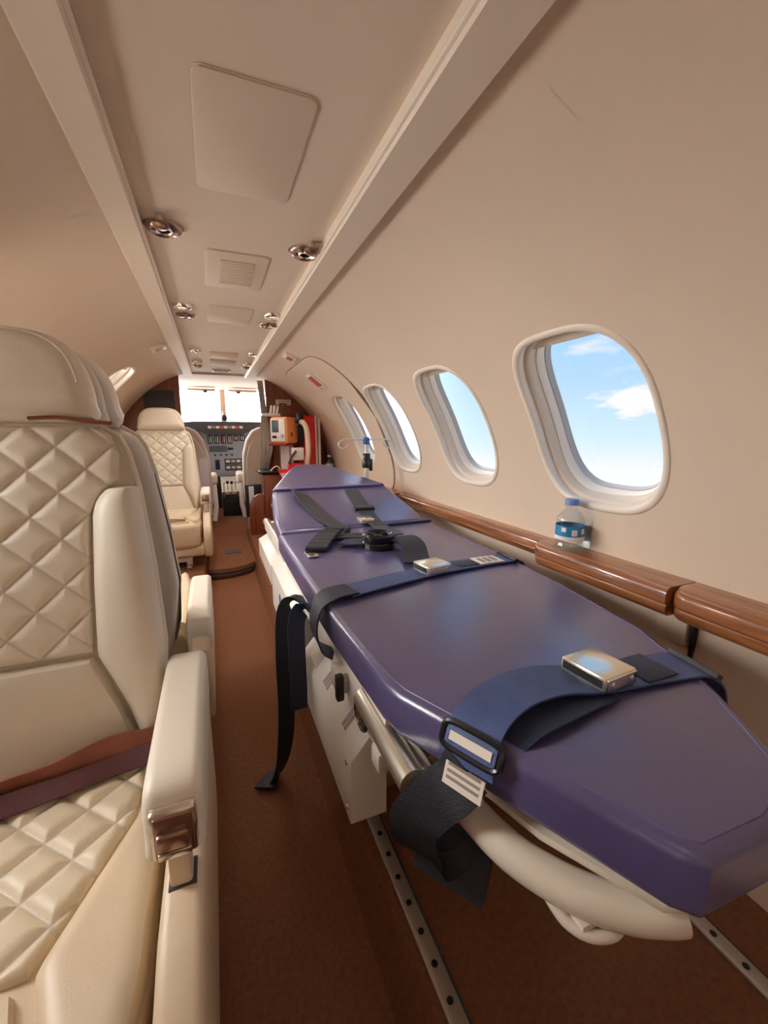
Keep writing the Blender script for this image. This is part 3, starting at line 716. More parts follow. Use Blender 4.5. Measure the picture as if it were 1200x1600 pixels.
# ------------------------------------------------------------------ stretcher
S = empty('stretcher', (0.455, 1.0, 0.10)); tag(S, 'long purple vinyl ambulance stretcher with blue straps along the right wall', 'stretcher')
SO = Matrix.Translation((-0.455, -1.0, -0.10))
def sp(name, bm_, m_, parent=None, **k):
    bmesh.ops.transform(bm_, matrix=SO, verts=bm_.verts)
    return link(name, bm_, m_, parent or S, **k)
flat = [(0.178, 1.350), (0.176, 0.95), (0.180, 0.70), (0.190, 0.47), (0.197, 0.435), (0.322, 0.166), (0.338, 0.150), (0.42, 0.146), (0.488, 0.158), (0.505, 0.170), (0.545, 0.225), (0.605, 0.315), (0.660, 0.445), (0.695, 0.65), (0.717, 0.86), (0.726, 1.05), (0.726, 1.350)]
mt = sp('mattress', prism(flat, None, 0.428, 0.492, 0.012, 4), 'vinyl')
def inset(poly, d):
    c_ = Vector((sum(p[0] for p in poly)/len(poly), sum(p[1] for p in poly)/len(poly))); out = []
    n = len(poly)
    for i in range(n):
        a, b_, e = Vector(poly[i-1]), Vector(poly[i]), Vector(poly[(i+1) % n])
        n1 = Vector((-(b_-a).y, (b_-a).x)).normalized(); n2 = Vector((-(e-b_).y, (e-b_).x)).normalized()
        nn = (n1+n2).normalized(); q = b_+nn*d/max(0.5, nn.dot(n1)); out.append((q.x, q.y))
    return out
def is_ccw(p): return sum(p[i-1][0]*p[i][1]-p[i][0]*p[i-1][1] for i in range(len(p))) > 0
if not is_ccw(flat): flat = flat[::-1]
ins = inset(flat, 0.0135)
sp('mattress_seam', tube([(x, y, 0.4918) for x, y in ins], 0.0016, 6, closed=True), 'piping_vinyl', mt)
low = inset(flat, 0.004)
# wedge backrest and headrest cushions
sl = math.atan2(0.095, 0.355)
Tb = Matrix.Translation((0, 1.350, 0.492)) @ Matrix.Rotation(sl, 4, 'X')
Lb = math.hypot(0.355, 0.095)
bp = [(0.186, 0.004), (0.722, 0.004), (0.725, 0.12), (0.712, 0.26), (0.700, Lb), (0.208, Lb), (0.196, 0.26), (0.184, 0.12)]
bk = sp('backrest_cushion', prism(bp, Tb, -0.062, 0.002, 0.018, 5), 'vinyl')
sp('backrest_seam', tube([Tb @ Vector((x, y, 0.0018)) for x, y in inset(bp if is_ccw(bp) else bp[::-1], 0.018)], 0.0016, 6, closed=True), 'piping_vinyl', bk)
Th = Matrix.Translation((0, 1.350+0.355, 0.589)) @ Matrix.Rotation(math.atan2(0.075, 0.36), 4, 'X')
hp_ = [(0.205, 0.0), (0.703, 0.0), (0.690, 0.05), (0.600, 0.215), (0.545, 0.318), (0.515, 0.352), (0.47, 0.366), (0.40, 0.366), (0.365, 0.352), (0.325, 0.285), (0.228, 0.06)]
hc = sp('headrest_cushion', prism(hp_, Th, -0.055, 0.002, 0.016, 4), 'vinyl')
sp('headrest_flap', prism([(0.222, -0.012), (0.690, -0.012), (0.690, 0.012), (0.222, 0.012)], Th, 0.0, 0.008, 0.003, 2), 'piping_vinyl', hc)
sp('hinge_flap', prism([(0.50, 1.325), (0.735, 1.335), (0.735, 1.362), (0.50, 1.352)], None, 0.490, 0.500, 0.003, 2), 'webbing_navy', bk)
# deck, wedge support, rails
sp('deck', prism(inset(flat, 0.022), None, 0.412, 0.429, 0.004, 2), 'white_paint')
sp('backrest_deck', prism([(0.19, 0.0), (0.715, 0.0), (0.69, Lb+0.02), (0.215, Lb+0.02)], Tb, -0.082, -0.061, 0.004, 2), 'white_paint')
sp('head_deck', prism([(x, y) for x, y in hp_], Th, -0.072, -0.056, 0.003, 2), 'white_paint')
for x in (0.215, 0.690):
    sp('side_rail', tube([(x, 0.36 if x < 0.5 else 0.62, 0.398), (x, 2.02, 0.398)], 0.017, 16), 'silver')
    sp('upper_rail', tube([(x-0.012 if x < 0.5 else x+0.012, 0.47 if x < 0.5 else 0.70, 0.424), (x-0.012 if x < 0.5 else x+0.012, 1.33, 0.424)], 0.010, 12), 'white_paint')
for y in (0.62, 1.30, 1.95): sp('cross_bar', box(0.21, 0.695, y-0.02, y+0.02, 0.375, 0.410, 0.004), 'white_paint')
# near side equipment boxes (chamfered tops)
def side_box(ya, yb, zb, zm, zt, m_='white_paint', x0=0.168, x1=0.212):
    pr = [(x0, zb), (x0, zm), (x1, zt), (x1+0.02, zt), (x1+0.02, zb)]
    M = Matrix(((1, 0, 0, 0), (0, 0, -1, 0), (0, 1, 0, 0), (0, 0, 0, 1)))
    return sp('side_box', prism(pr, M, -yb, -ya, 0.003, 2), m_)
b1 = side_box(0.555, 0.935, 0.182, 0.298, 0.350)
b2 = side_box(1.06, 1.50, 0.195, 0.350, 0.392)
side_box(1.52, 1.95, 0.26, 0.335, 0.360)
for y, z in ((0.575, 0.20), (0.575, 0.285), (0.90, 0.20)):
    sp('screw', lathe([(0.0045, 0), (0.004, 0.0015), (0, 0.002)], 10, frame((0.168, y, z), (0, 1, 0), (0, 0, -1)) if False else Matrix.Translation((0.1678, y, z)) @ Matrix.Rotation(-PI/2, 4, 'Y')), 'chrome', b1)
nd = Vector((-(0.350-0.298), 0, 0.044)).normalized()
def on_slope(y, f): return Vector((0.168+0.044*f, y, 0.298+0.052*f))+nd*0.0008
for yc, n_ in ((0.62, 2), (0.745, 3)):
    for i in range(n_):
        p = on_slope(yc+i*0.012, 0.5); sp('printed_line', box(-0.0045, 0.0045, -0.018, 0.018, 0, 0.0008, M=frame(p, (0, 1, 0), Vector((0.044, 0, 0.052)))), 'label_ink', b1, smooth=False)
sp('paper_label', box(-0.03, 0.03, -0.02, 0.02, 0, 0.001, M=frame(on_slope(0.86, 0.5), (0, 1, 0), Vector((0.044, 0, 0.052)))), 'label_white', b1, smooth=False)
for yy, zz, rr in ((1.30, 0.285, 0.022), (1.16, 0.285, 0.014)):
    sp('blue_emblem', lathe([(0, 0.0016), (rr, 0.0012), (rr, 0)], 6, Matrix.Translation((0.168, yy, zz)) @ Matrix.Rotation(-PI/2, 4, 'Y')), 'blue', b2, smooth=False)
# side bars between deck and boxes, latch and round knob
sp('frame_side', box(0.196, 0.212, 0.50, 1.33, 0.345, 0.412, 0.006), 'white_paint')
sp('frame_side', box(0.198, 0.210, 1.40, 1.95, 0.375, 0.430, 0.006), 'white_paint')
lt = sp('latch', box(0.176, 0.200, 0.655, 0.70, 0.352, 0.395, 0.005), 'white_paint')
sp('latch_lever', box(0.172, 0.186, 0.640, 0.656, 0.350, 0.398, 0.003), 'black', lt)
kn = sp('round_knob', lathe([(0, 0.010), (0.012, 0.010), (0.014, 0.004), (0.024, 0.006), (0.026, 0.003), (0.026, 0)], 28, Matrix.Translation((0.192, 0.555, 0.385)) @ Matrix.Rotation(-PI/2, 4, 'Y')), 'chrome')
sp('knob_rim', tube([(0.187, 0.555+0.026*math.cos(a), 0.385+0.026*math.sin(a)) for a in [i*PI/14 for i in range(28)]], 0.003, 8, closed=True), 'black_gloss', kn)
sp('clip', box(0.182, 0.200, 0.468, 0.500, 0.345, 0.378, 0.006), 'white_paint')
sp('short_tube', tube([(0.197, 0.565, 0.404), (0.196, 0.385, 0.404)], 0.0185, 20), 'silver')
# foot handle tube, foot plate and bracket
ht = crom([(0.240, 0.40, 0.392), (0.247, 0.345, 0.388), (0.262, 0.285, 0.385), (0.292, 0.235, 0.384), (0.325, 0.205, 0.383), (0.352, 0.188, 0.386), (0.366, 0.182, 0.388)], 6)
sp('foot_handle', tube(ht, 0.019, 20), 'tube_paint')
fp = [(0.258, 0.36), (0.285, 0.272), (0.338, 0.178), (0.368, 0.164), (0.385, 0.18), (0.40, 0.40), (0.30, 0.40)]
sp('foot_plate', prism(fp, None, 0.4035, 0.4125, 0.002, 2), 'tube_paint')
fb = sp('foot_bracket', tube(crom([(0.276, 0.252, 0.372), (0.280, 0.228, 0.362), (0.295, 0.210, 0.359), (0.318, 0.203, 0.362), (0.322, 0.214, 0.372)], 5), 0.006, 10), 'tube_paint')
sp('bracket_plate', box(0.285, 0.318, 0.212, 0.245, 0.360, 0.370, 0.003), 'tube_paint', fb)
# pedestal under the stretcher
sp('base_frame', box(0.30, 0.62, 0.72, 1.95, 0.108, 0.36, 0.01), 'dark_grey')
for y in (0.70, 1.97): sp('base_foot', box(0.215, 0.64, y-0.03, y+0.03, 0.106, 0.150, 0.006), 'silver')

# --- straps on the stretcher
e = Vector((0.42, -0.907, 0))
st1 = sp('leg_strap', ribbon([(0.655, 0.335, 0.432), (0.640, 0.336, 0.470), (0.605, 0.338, 0.494), (0.56, 0.345, 0.4965), (0.50, 0.352, 0.498), (0.43, 0.357, 0.503), (0.37, 0.360, 0.514), (0.32, 0.357, 0.517), (0.280, 0.350, 0.513), (0.252, 0.340, 0.503), (0.237, 0.332, 0.486), (0.230, 0.328, 0.462)],
     [(0.1, 1, 0), (0.1, 1, 0), (0.12, 1, 0), (0.12, 1, 0), (0.05, 1, 0), (-0.05, 1, 0.05), (-0.15, 1, 0.05), (-0.25, 1, 0), (-0.35, 1, 0), (-0.42, 0.907, 0), (-0.42, 0.907, 0), (-0.42, 0.907, 0)], 0.062, 0.003), 'webbing_blue')
sp('strap_tail', ribbon([(0.44, 0.343, 0.4965), (0.40, 0.338, 0.499), (0.35, 0.330, 0.502), (0.30, 0.325, 0.500), (0.268, 0.322, 0.490)], [(0, 1, 0), (-0.1, 1, 0), (-0.2, 1, 0), (-0.3, 1, 0), (-0.42, 0.907, 0)], 0.055, 0.003), 'webbing_navy', st1)
M = Matrix.Translation((0.452, 0.358, 0.512)) @ Matrix.Rotation(math.radians(7), 4, 'Z') @ Matrix.Rotation(math.radians(3), 4, 'Y')
def buckle(M, parent, sx_=0.033, sy_=0.032):
    bc = sp('buckle', box(-sx_, sx_, -sy_, sy_, -0.009, 0.010, 0.003, 2, M=M), 'brass_plate', parent)
    sp('buckle_slot', box(-sx_-0.0008, -sx_+0.004, -sy_+0.004, sy_-0.004, -0.004, 0.006, M=M), 'black', bc, smooth=False)
    sp('buckle_side', box(-sx_+0.003, sx_-0.002, -sy_-0.002, -sy_+0.001, -0.008, 0.008, 0.001, M=M), 'chrome', bc)
    for x in (-0.6, 0.6): sp('rivet', lathe([(0.004, 0), (0.003, 0.0015), (0, 0.002)], 10, M @ Matrix.Translation((sx_*x, -sy_-0.002, 0)) @ Matrix.Rotation(PI/2, 4, 'X')), 'chrome', bc)
buckle(M, st1)
sp('stitched_patch', box(0.503, 0.560, 0.322, 0.378, 0.4985, 0.501, 0.001), 'webbing_navy', st1)
sp('edge_bar', box(-0.006, 0.006, -0.038, 0.038, -0.003, 0.006, 0.002, M=Matrix.Translation((0.618, 0.338, 0.492)) @ Matrix.Rotation(math.radians(-8), 4, 'Z') @ Matrix.Rotation(0.6, 4, 'Y')), 'dark_grey', st1)
# slide buckle and hanging loop at the near mattress edge
Msl = frame((0.234, 0.330, 0.487), e, Vector((-0.35, -0.16, -0.92)))
sp('slide_buckle', tube([Msl @ Vector((0.036*sup(a, 5)[0], 0.014*sup(a, 5)[1], 0.004)) for a in [i*PI/16 for i in range(32)]], 0.004, 8, closed=True), 'black_gloss', st1)
sp('woven_label', box(-0.026, 0.026, -0.005, 0.005, 0.001, 0.004, M=Msl), 'label_white', st1)
Ml2 = frame((0.224, 0.3245, 0.452), e, Vector((-0.30, -0.14, -0.94)))
lb2 = sp('woven_label', box(-0.024, 0.024, -0.010, 0.014, 0.0, 0.003, M=Ml2), 'label_white', st1)
for i in range(3): sp('label_line', box(-0.02, 0.02, -0.010+i*0.007, -0.007+i*0.007, -0.0008, 0.0002, M=Ml2), 'label_ink', lb2, smooth=False)
e2 = Vector((0.62, -0.78, 0))
sp('strap_loop', ribbon([(0.229, 0.327, 0.462), (0.219, 0.333, 0.440), (0.198, 0.345, 0.415), (0.180, 0.353, 0.385), (0.183, 0.355, 0.352), (0.203, 0.352, 0.332), (0.226, 0.350, 0.338), (0.238, 0.350, 0.360)], [e, e]+[e2]*6, 0.058, 0.003), 'webbing_black', st1)
sp('strap_end', ribbon([(0.240, 0.346, 0.358), (0.232, 0.343, 0.336), (0.222, 0.338, 0.320), (0.212, 0.332, 0.308)], [(0.9, -0.3, 0.35)]*4, 0.085, 0.003), 'webbing_black', st1)
# thigh strap
st2 = sp('thigh_strap', ribbon([(0.738, 0.850, 0.44), (0.728, 0.850, 0.478), (0.705, 0.848, 0.4955), (0.62, 0.846, 0.4965), (0.52, 0.838, 0.498), (0.42, 0.822, 0.4985), (0.32, 0.796, 0.500), (0.23, 0.775, 0.499)],
     [(0, 1, 0)]*4+[(-0.1, 1, 0), (-0.15, 1, 0), (-0.2, 1, 0), (-0.25, 1, 0)], 0.062, 0.003), 'webbing_blue')
buckle(Matrix.Translation((0.462, 0.832, 0.508)) @ Matrix.Rotation(math.radians(8), 4, 'Z'), st2, 0.034, 0.030)
sp('woven_label', box(0.595, 0.665, 0.820, 0.872, 0.498, 0.5005, 0.0005), 'label_white', st2)
for i in range(3): sp('label_line', box(0.605+i*0.018, 0.616+i*0.018, 0.83, 0.862, 0.5005, 0.5011), 'label_ink', st2, smooth=False)
sp('webbing_fold', box(0.535, 0.590, 0.822, 0.868, 0.498, 0.501, 0.001), 'webbing_navy', st2)
sp('edge_bar', box(0.690, 0.702, 0.812, 0.888, 0.494, 0.503, 0.002), 'black_gloss', st2)
sp('side_loop', ribbon([(0.245, 0.778, 0.503), (0.200, 0.767, 0.503), (0.172, 0.760, 0.490), (0.160, 0.756, 0.460), (0.160, 0.752, 0.430), (0.170, 0.745, 0.405), (0.192, 0.735, 0.39)], [(-0.25, 1, 0)]*2+[(0, 1, 0)]*5, 0.060, 0.003), 'webbing_navy', st2)
# long strap hanging from the side down to the aisle floor
hs = sp('hanging_strap', ribbon([(0.190, 1.00, 0.40), (0.158, 0.995, 0.408), (0.132, 0.97, 0.385), (0.122, 0.93, 0.29), (0.120, 0.91, 0.21), (0.114, 0.89, 0.13), (0.100, 0.88, 0.055), (0.080, 0.885, 0.012), (0.058, 0.895, 0.006)],
     [(0.3, 1, 0), (0.6, 0.8, 0), (0.9, 0.4, 0), (1, 0.25, 0), (1, 0.25, 0), (1, 0.3, 0), (0.8, 0.6, 0), (0.75, 0.7, 0), (0.75, 0.7, 0)], 0.040, 0.003), 'webbing_black')
hs['label'] = 'long black strap hanging down to the aisle carpet'
sp('strap_tail', ribbon([(0.196, 0.93, 0.405), (0.170, 0.925, 0.410), (0.150, 0.90, 0.39), (0.146, 0.885, 0.31), (0.145, 0.875, 0.24), (0.143, 0.87, 0.190)], [(0.4, 1, 0), (0.8, 0.6, 0)]+[(1, 0.2, 0)]*4, 0.040, 0.003), 'webbing_navy', hs)
sp('strap_fold', ribbon([(0.088, 0.88, 0.014), (0.065, 0.89, 0.012), (0.052, 0.90, 0.006)], [(0.75, 0.7, 0)]*3, 0.054, 0.004), 'webbing_black', hs)
# chest harness
def onb(x, y, h=0.004): return Vector((x, y, 0.492+(y-1.350)*0.2676+h if y > 1.35 else 0.492+h))
hr_ = sp('harness', lathe([(0.026, -0.004), (0.046, -0.002), (0.047, 0.012), (0.043, 0.016), (0.046, 0.020), (0.047, 0.034), (0.040, 0.040), (0.034, 0.034), (0.030, 0.022), (0.0, 0.020)], 32, Matrix.Translation((0.425, 1.085, 0.496))), 'black_gloss')
hr_['label'] = 'black round release buckle of the chest harness'
for a in range(4): sp('buckle_spoke', box(0.0, 0.034, -0.004, 0.004, 0.026, 0.034, 0.002, M=Matrix.Translation((0.425, 1.085, 0.496)) @ Matrix.Rotation(a*PI/2+0.5, 4, 'Z')), 'black', hr_)
sp('buckle_button', lathe([(0.010, 0.018), (0.010, 0.030), (0, 0.032)], 16, Matrix.Translation((0.425, 1.085, 0.496))), 'silver', hr_)
sp('shoulder_strap', ribbon([onb(0.300, 1.668, 0.012), onb(0.306, 1.62, 0.020), onb(0.325, 1.53, 0.010), onb(0.345, 1.45, 0.006), onb(0.372, 1.38, 0.006), onb(0.395, 1.33, 0.006)],
     [(1, 0.1, -0.6), (1, 0.15, -0.3), (1, 0.3, 0.1), (1, 0.4, 0.1), (1, 0.5, 0), (1, 0.5, 0)], 0.058, 0.003), 'webbing_grey', hr_)
sp('shoulder_strap', ribbon([onb(0.530, 1.665, 0.006), onb(0.525, 1.58), onb(0.522, 1.49), onb(0.520, 1.40), onb(0.522, 1.30), onb(0.515, 1.20, 0.012), onb(0.495, 1.13, 0.02)],
     [(1, 0, 0)]*5+[(1, 0.2, 0)]*2, 0.058, 0.003), 'webbing_grey', hr_)
sp('adjuster', box(-0.040, 0.040, -0.014, 0.014, 0.0, 0.010, 0.004, M=Matrix.Translation(onb(0.522, 1.482, 0.002)) @ Matrix.Rotation(sl, 4, 'X')), 'black_gloss', hr_)
sp('metal_plate', box(0.470, 0.520, 1.36, 1.42, 0.500, 0.516, 0.003), 'brass_plate', hr_)
sp('cross_strap', ribbon([(0.31, 1.22, 0.500), (0.36, 1.20, 0.505), (0.41, 1.16, 0.510), (0.425, 1.12, 0.512)], [(0.4, 1, 0)]*4, 0.055, 0.004), 'webbing_black', hr_)
sp('cross_strap', ribbon([(0.395, 1.345, 0.500), (0.375, 1.30, 0.506), (0.35, 1.26, 0.508), (0.33, 1.21, 0.506)], [(1, -0.4, 0)]*4, 0.055, 0.004), 'webbing_black', hr_)
ml = sp('ribbed_buckle', ribbon([(0.355, 1.29, 0.508), (0.31, 1.22, 0.510), (0.27, 1.15, 0.506), (0.245, 1.10, 0.500)], [(1, -0.6, 0)]*4, 0.06, 0.009), 'webbing_black', hr_)
for i in range(6):
    c_ = Vector((0.345, 1.275, 0.514)).lerp(Vector((0.250, 1.11, 0.505)), i/5)
    sp('rib', tube([c_+Vector((0.86, -0.51, 0))*0.03, c_-Vector((0.86, -0.51, 0))*0.03], 0.005, 6), 'webbing_grey', ml)
sp('metal_tongue', box(0.212, 0.242, 1.05, 1.10, 0.4945, 0.498, 0.001), 'chrome', ml)
sp('tongue_hole', lathe([(0, 0.001), (0.006, 0.001), (0.006, 0)], 12, Matrix.Translation((0.226, 1.063, 0.498))), 'black', ml, smooth=False)
sp('lap_strap', ribbon([(0.462, 1.085, 0.515), (0.490, 1.05, 0.524), (0.488, 0.99, 0.520), (0.468, 0.93, 0.506), (0.452, 0.885, 0.500)], [(1, 0.2, 0), (1, 0.1, 0), (1, -0.1, 0), (1, -0.2, 0), (1, -0.2, 0)], 0.068, 0.004), 'webbing_black', hr_)
sp('lap_strap', ribbon([(0.395, 1.10, 0.508), (0.36, 1.12, 0.504), (0.335, 1.15, 0.502)], [(0.3, 1, 0)]*3, 0.05, 0.004), 'webbing_navy', hr_)

# drip stand clamped on the head end of the stretcher
iv = empty('drip_stand', (0.684, 1.90, 0.43)); tag(iv, 'short drip stand with two wire hooks rising beside the stretcher head', 'drip stand')
link('pole', tube([(0, 0, 0), (0, 0, 0.30)], 0.010, 14), 'steel_bright', iv)
cl_ = link('clamp', lathe([(0.0, 0.22), (0.019, 0.22), (0.021, 0.225), (0.021, 0.262), (0.018, 0.266), (0.018, 0.285), (0.013, 0.29), (0, 0.29)], 18), 'black_gloss', iv)
link('clamp_lever', box(0.014, 0.028, -0.010, 0.010, 0.205, 0.262, 0.003), 'black', cl_)
link('upper_pole', tube([(0, 0, 0.29), (0, 0, 0.34)], 0.008, 12), 'white_paint', iv)
link('collar', lathe([(0, 0.332), (0.015, 0.332), (0.016, 0.337), (0.016, 0.362), (0.012, 0.366), (0, 0.366)], 18), 'blue', iv)
for s in (-1, 1):
    pth = [(0, 0, 0.353), (s*0.05, 0, 0.355), (s*0.105, 0, 0.355), (s*0.132, 0, 0.345), (s*0.138, 0, 0.328), (s*0.122, 0, 0.314), (s*0.103, 0, 0.318), (s*0.085, 0, 0.333)]
    link('hook', tube(crom(pth, 6), 0.0034, 8), 'steel_bright', iv)

# ------------------------------------------------------------------ forward galley corner: cabinet, ventilator, bags
cb = empty('wood_cabinet', (0.45, 3.05, 0.06)); tag(cb, 'low polished wood cabinet with dark top beside the cockpit doorway', 'cabinet')
link('body', box(-0.135, 0.20, -0.05, 0.175, 0.0, 0.470, 0.012, 3), 'wood_bulkhead', cb)
link('cabinet_top', box(-0.165, 0.20, -0.065, 0.175, 0.470, 0.495, 0.010, 3), 'black_gloss', cb)
ep = [(0.0, 0.0), (0.09, 0.0), (0.10, 0.33), (0.06, 0.33), (0.025, 0.31), (0.0, 0.25), (-0.008, 0.12)]
pe = link('end_panel', prism(ep, Matrix.Translation((-0.235, -0.02, 0)) @ Matrix.Rotation(PI/2, 4, 'X'), -0.02, 0.02, 0.004, 2), 'wood_bulkhead', cb)
vt = empty('ventilator', (0.478, 3.00, 0.556), math.radians(-36)); tag(vt, 'orange portable ventilator with small grey screen on the wood cabinet', 'medical device')
link('case', box(-0.062, 0.062, -0.095, 0.075, 0.185, 0.365, 0.016, 4), 'orange', vt)
pl_ = link('control_panel', box(-0.058, 0.050, -0.102, -0.090, 0.200, 0.352, 0.006, 2), 'gauge_white', vt)
link('screen', box(-0.044, 0.004, -0.105, -0.100, 0.262, 0.342, 0.002), 'screen', pl_)
link('button', box(-0.044, -0.012, -0.105, -0.100, 0.222, 0.240, 0.002), 'black', pl_)
link('dial', lathe([(0, 0.010), (0.010, 0.010), (0.012, 0)], 16, Matrix.Translation((0.028, -0.102, 0.240)) @ Matrix.Rotation(PI/2, 4, 'X')), 'grey_plastic', pl_)
for y_, z_, m_ in ((0.045, 0.335, 'black'), (0.045, 0.285, 'bronze')):
    link('port', lathe([(0, 0.016), (0.012, 0.016), (0.014, 0)], 16, Matrix.Translation((0.062, y_, z_)) @ Matrix.Rotation(PI/2, 4, 'Y')), m_, vt)
link('slot', box(0.060, 0.065, -0.035, -0.020, 0.235, 0.262, 0.002), 'black', vt)
link('stand', box(-0.035, 0.035, -0.02, 0.05, 0.0, 0.19, 0.006), 'gauge_white', vt)
link('tray', box(-0.072, 0.060, -0.112, 0.06, 0.172, 0.186, 0.004), 'dark_red', vt)
gb = empty('equipment_bracket', (0.385, 3.04, 0.925)); tag(gb, 'grey clamp bracket with white tubes above the orange ventilator', 'bracket')
link('arm', box(-0.055, 0.07, -0.02, 0.03, 0.0, 0.022, 0.006), 'grey_plastic', gb)
for i in range(3): link('tube_end', tube([(0.005+i*0.022, 0, 0.02), (0.014+i*0.022, 0, 0.075)], 0.008, 10), 'gauge_white', gb)
link('cable', tube(crom([(0.05, 0, 0.07), (0.10, 0.02, 0.09), (0.15, 0.05, 0.065), (0.20, 0.06, 0.045)], 5), 0.006, 8), 'dark_red', gb)
rb = empty('red_equipment_bag', (0.662, 3.07, 0.534)); tag(rb, 'tall glossy red equipment bag beside white upright rails', 'bag')
link('bag_body', box(-0.062, 0.04, -0.05, 0.11, 0.02, 0.400, 0.016, 3), 'red', rb)
link('black_flap', box(-0.088, -0.050, -0.070, 0.05, 0.19, 0.42, 0.010, 3), 'black', rb)
link('flap_piping', tube([(-0.050+0.002, -0.072, z) for z in (0.20, 0.30, 0.41)], 0.004, 6), 'red', rb)
rk = empty('upright_rail', (0.713, 3.03, 0.534)); tag(rk, 'pair of white upright metal rails right of the red bag', 'rail')
for x in (-0.010, 0.014): link('rail', tube([(x, 0, 0), (x, 0, 0.405)], 0.0095, 12), 'white_paint', rk)
tag(link('breathing_hose', tube(crom([(0.585, 2.965, 0.887), (0.597, 2.93, 0.880), (0.610, 2.895, 0.82), (0.612, 2.885, 0.70), (0.602, 2.89, 0.62), (0.597, 2.90, 0.565)], 6), 0.018, 12), 'hose'), 'thick cream breathing hose looping down from the orange ventilator', 'hose')
rp_ = empty('red_pouch', (0.502, 2.885, 0.395)); tag(rp_, 'red and white pouch hanging below the orange ventilator', 'pouch')
link('pouch_body', box(-0.035, 0.075, -0.02, 0.02, 0.0, 0.215, 0.012, 3), 'red', rp_)
link('white_label', box(-0.005, 0.075, -0.0235, 0.015, 0.235, 0.32, 0.006, 2), 'gauge_white', rp_)
link('pouch_strap', tube(crom([(-0.03, -0.02, 0.21), (-0.01, -0.03, 0.26), (0.02, -0.03, 0.30)], 5), 0.008, 8), 'dark_grey', rp_)
tg = empty('red_tag', (0.398, 2.90, 0.445)); tag(tg, 'small red bag with white patch hanging off the dark cabinet top', 'bag')
tp = [(0.0, 0.125), (0.075, 0.125), (0.085, 0.02), (0.055, 0.0)]
link('bag_body', prism(tp, Matrix.Rotation(PI/2, 4, 'X'), -0.012, 0.012, 0.005, 2), 'red', tg)
link('white_patch', prism([(0.016, 0.10), (0.070, 0.10), (0.075, 0.045), (0.042, 0.045)], Matrix.Rotation(PI/2, 4, 'X'), 0.0115, 0.0145), 'gauge_white', tg, smooth=False)
link('cord', tube(crom([(0.02, 0, 0.12), (0.005, 0, 0.145), (-0.02, 0, 0.14), (-0.045, 0, 0.115)], 5), 0.004, 6), 'hose', tg)
# tied-back curtain at the right edge of the doorway
cu = bmesh.new(); rows = []
for i in range(19):
    z = 1.18-0.63*i/18; f = i/18; wd_ = 0.030+0.055*math.exp(-((f-0.72)/0.22)**2); rows.append([])
    xc = 0.345+0.02*math.sin(f*3)
    for j in range(29):
        q = j/28-0.5
        rows[-1].append(cu.verts.new((xc+q*wd_*1.3, 3.19+0.014*math.sin(j*1.35)*(0.6+f*0.5), z)))
for A, B in zip(rows, rows[1:]):
    for j in range(28): cu.faces.new((A[j], A[j+1], B[j+1], B[j]))
bmesh.ops.solidify(cu, geom=cu.faces[:], thickness=0.002)
tag(link('curtain', cu, 'sheepskin'), 'beige tied-back curtain at the right edge of the cockpit doorway', 'curtain')

# ------------------------------------------------------------------ cockpit
sh_ = bmesh.new(); rows = []
for y, rr, zc in ((Y1, R, CZc), (3.55, 0.79, 0.50), (3.85, 0.82, 0.50), (4.10, 0.82, 0.50), (4.38, 0.82, 0.50)):
    rows.append([sh_.verts.new((CX+rr*math.cos(a), y, zc+min(rr*math.sin(a), 0.735))) for a in [math.radians(-60+300*i/60) for i in range(61)]])
gl_ = bmesh.new()
for k_, (A, B) in enumerate(zip(rows, rows[1:])):
    for j in range(60):
        a = -60+300*(j+0.5)/60
        if k_ >= 2 and (30 < a < 60 or 120 < a < 150):       # cockpit side windows
            gl_.faces.new([gl_.verts.new(v.co) for v in (A[j], A[j+1], B[j+1], B[j])]); continue
        sh_.faces.new((A[j], A[j+1], B[j+1], B[j]))
bmesh.ops.remove_doubles(gl_, verts=gl_.verts, dist=1e-5)
cw = link('wall_cockpit', sh_, 'liner', kind='structure'); cw['label'] = 'curved cockpit lining beyond the doorway'
link('side_glass', gl_, 'glass', cw)
fw = empty('window_%d' % (wn+1), (CX, 4.42, 0.92), kind='structure'); fw['label'] = 'bright two-pane cockpit windscreen'
def fr(name, x0, x1, z0, z1, m_='visor', y=0.0, t=0.03): return link(name, box(x0-CX, x1-CX, y-t/2, y+t/2, z0-0.92, z1-0.92, 0.006), m_, fw)
fr('header', -0.75, 0.95, 1.215, 1.30, 'ceiling_liner', -0.02); fr('sill', -0.70, 0.90, 0.30, 0.90, 'dark_grey', 0.04)
fr('side_post', -0.80, -0.42, 0.30, 1.26, 'liner'); fr('side_post', 0.62, 1.00, 0.30, 1.26, 'liner'); fr('center_post', 0.097, 0.147, 0.88, 1.23, 'visor')
fr('lower_firewall', -0.70, 0.90, -0.1, 0.35, 'black', 0.06)
for xa, xb in ((-0.43, 0.115), (0.127, 0.63)): fr('pane', xa, xb, 0.885, 1.225, 'glass', 0.01, 0.006)
fr('wiper', 0.36, 0.368, 0.93, 1.20, 'grey_plastic', 0.06, 0.006); fr('wiper', 0.395, 0.403, 0.90, 1.20, 'grey_plastic', 0.06, 0.006)
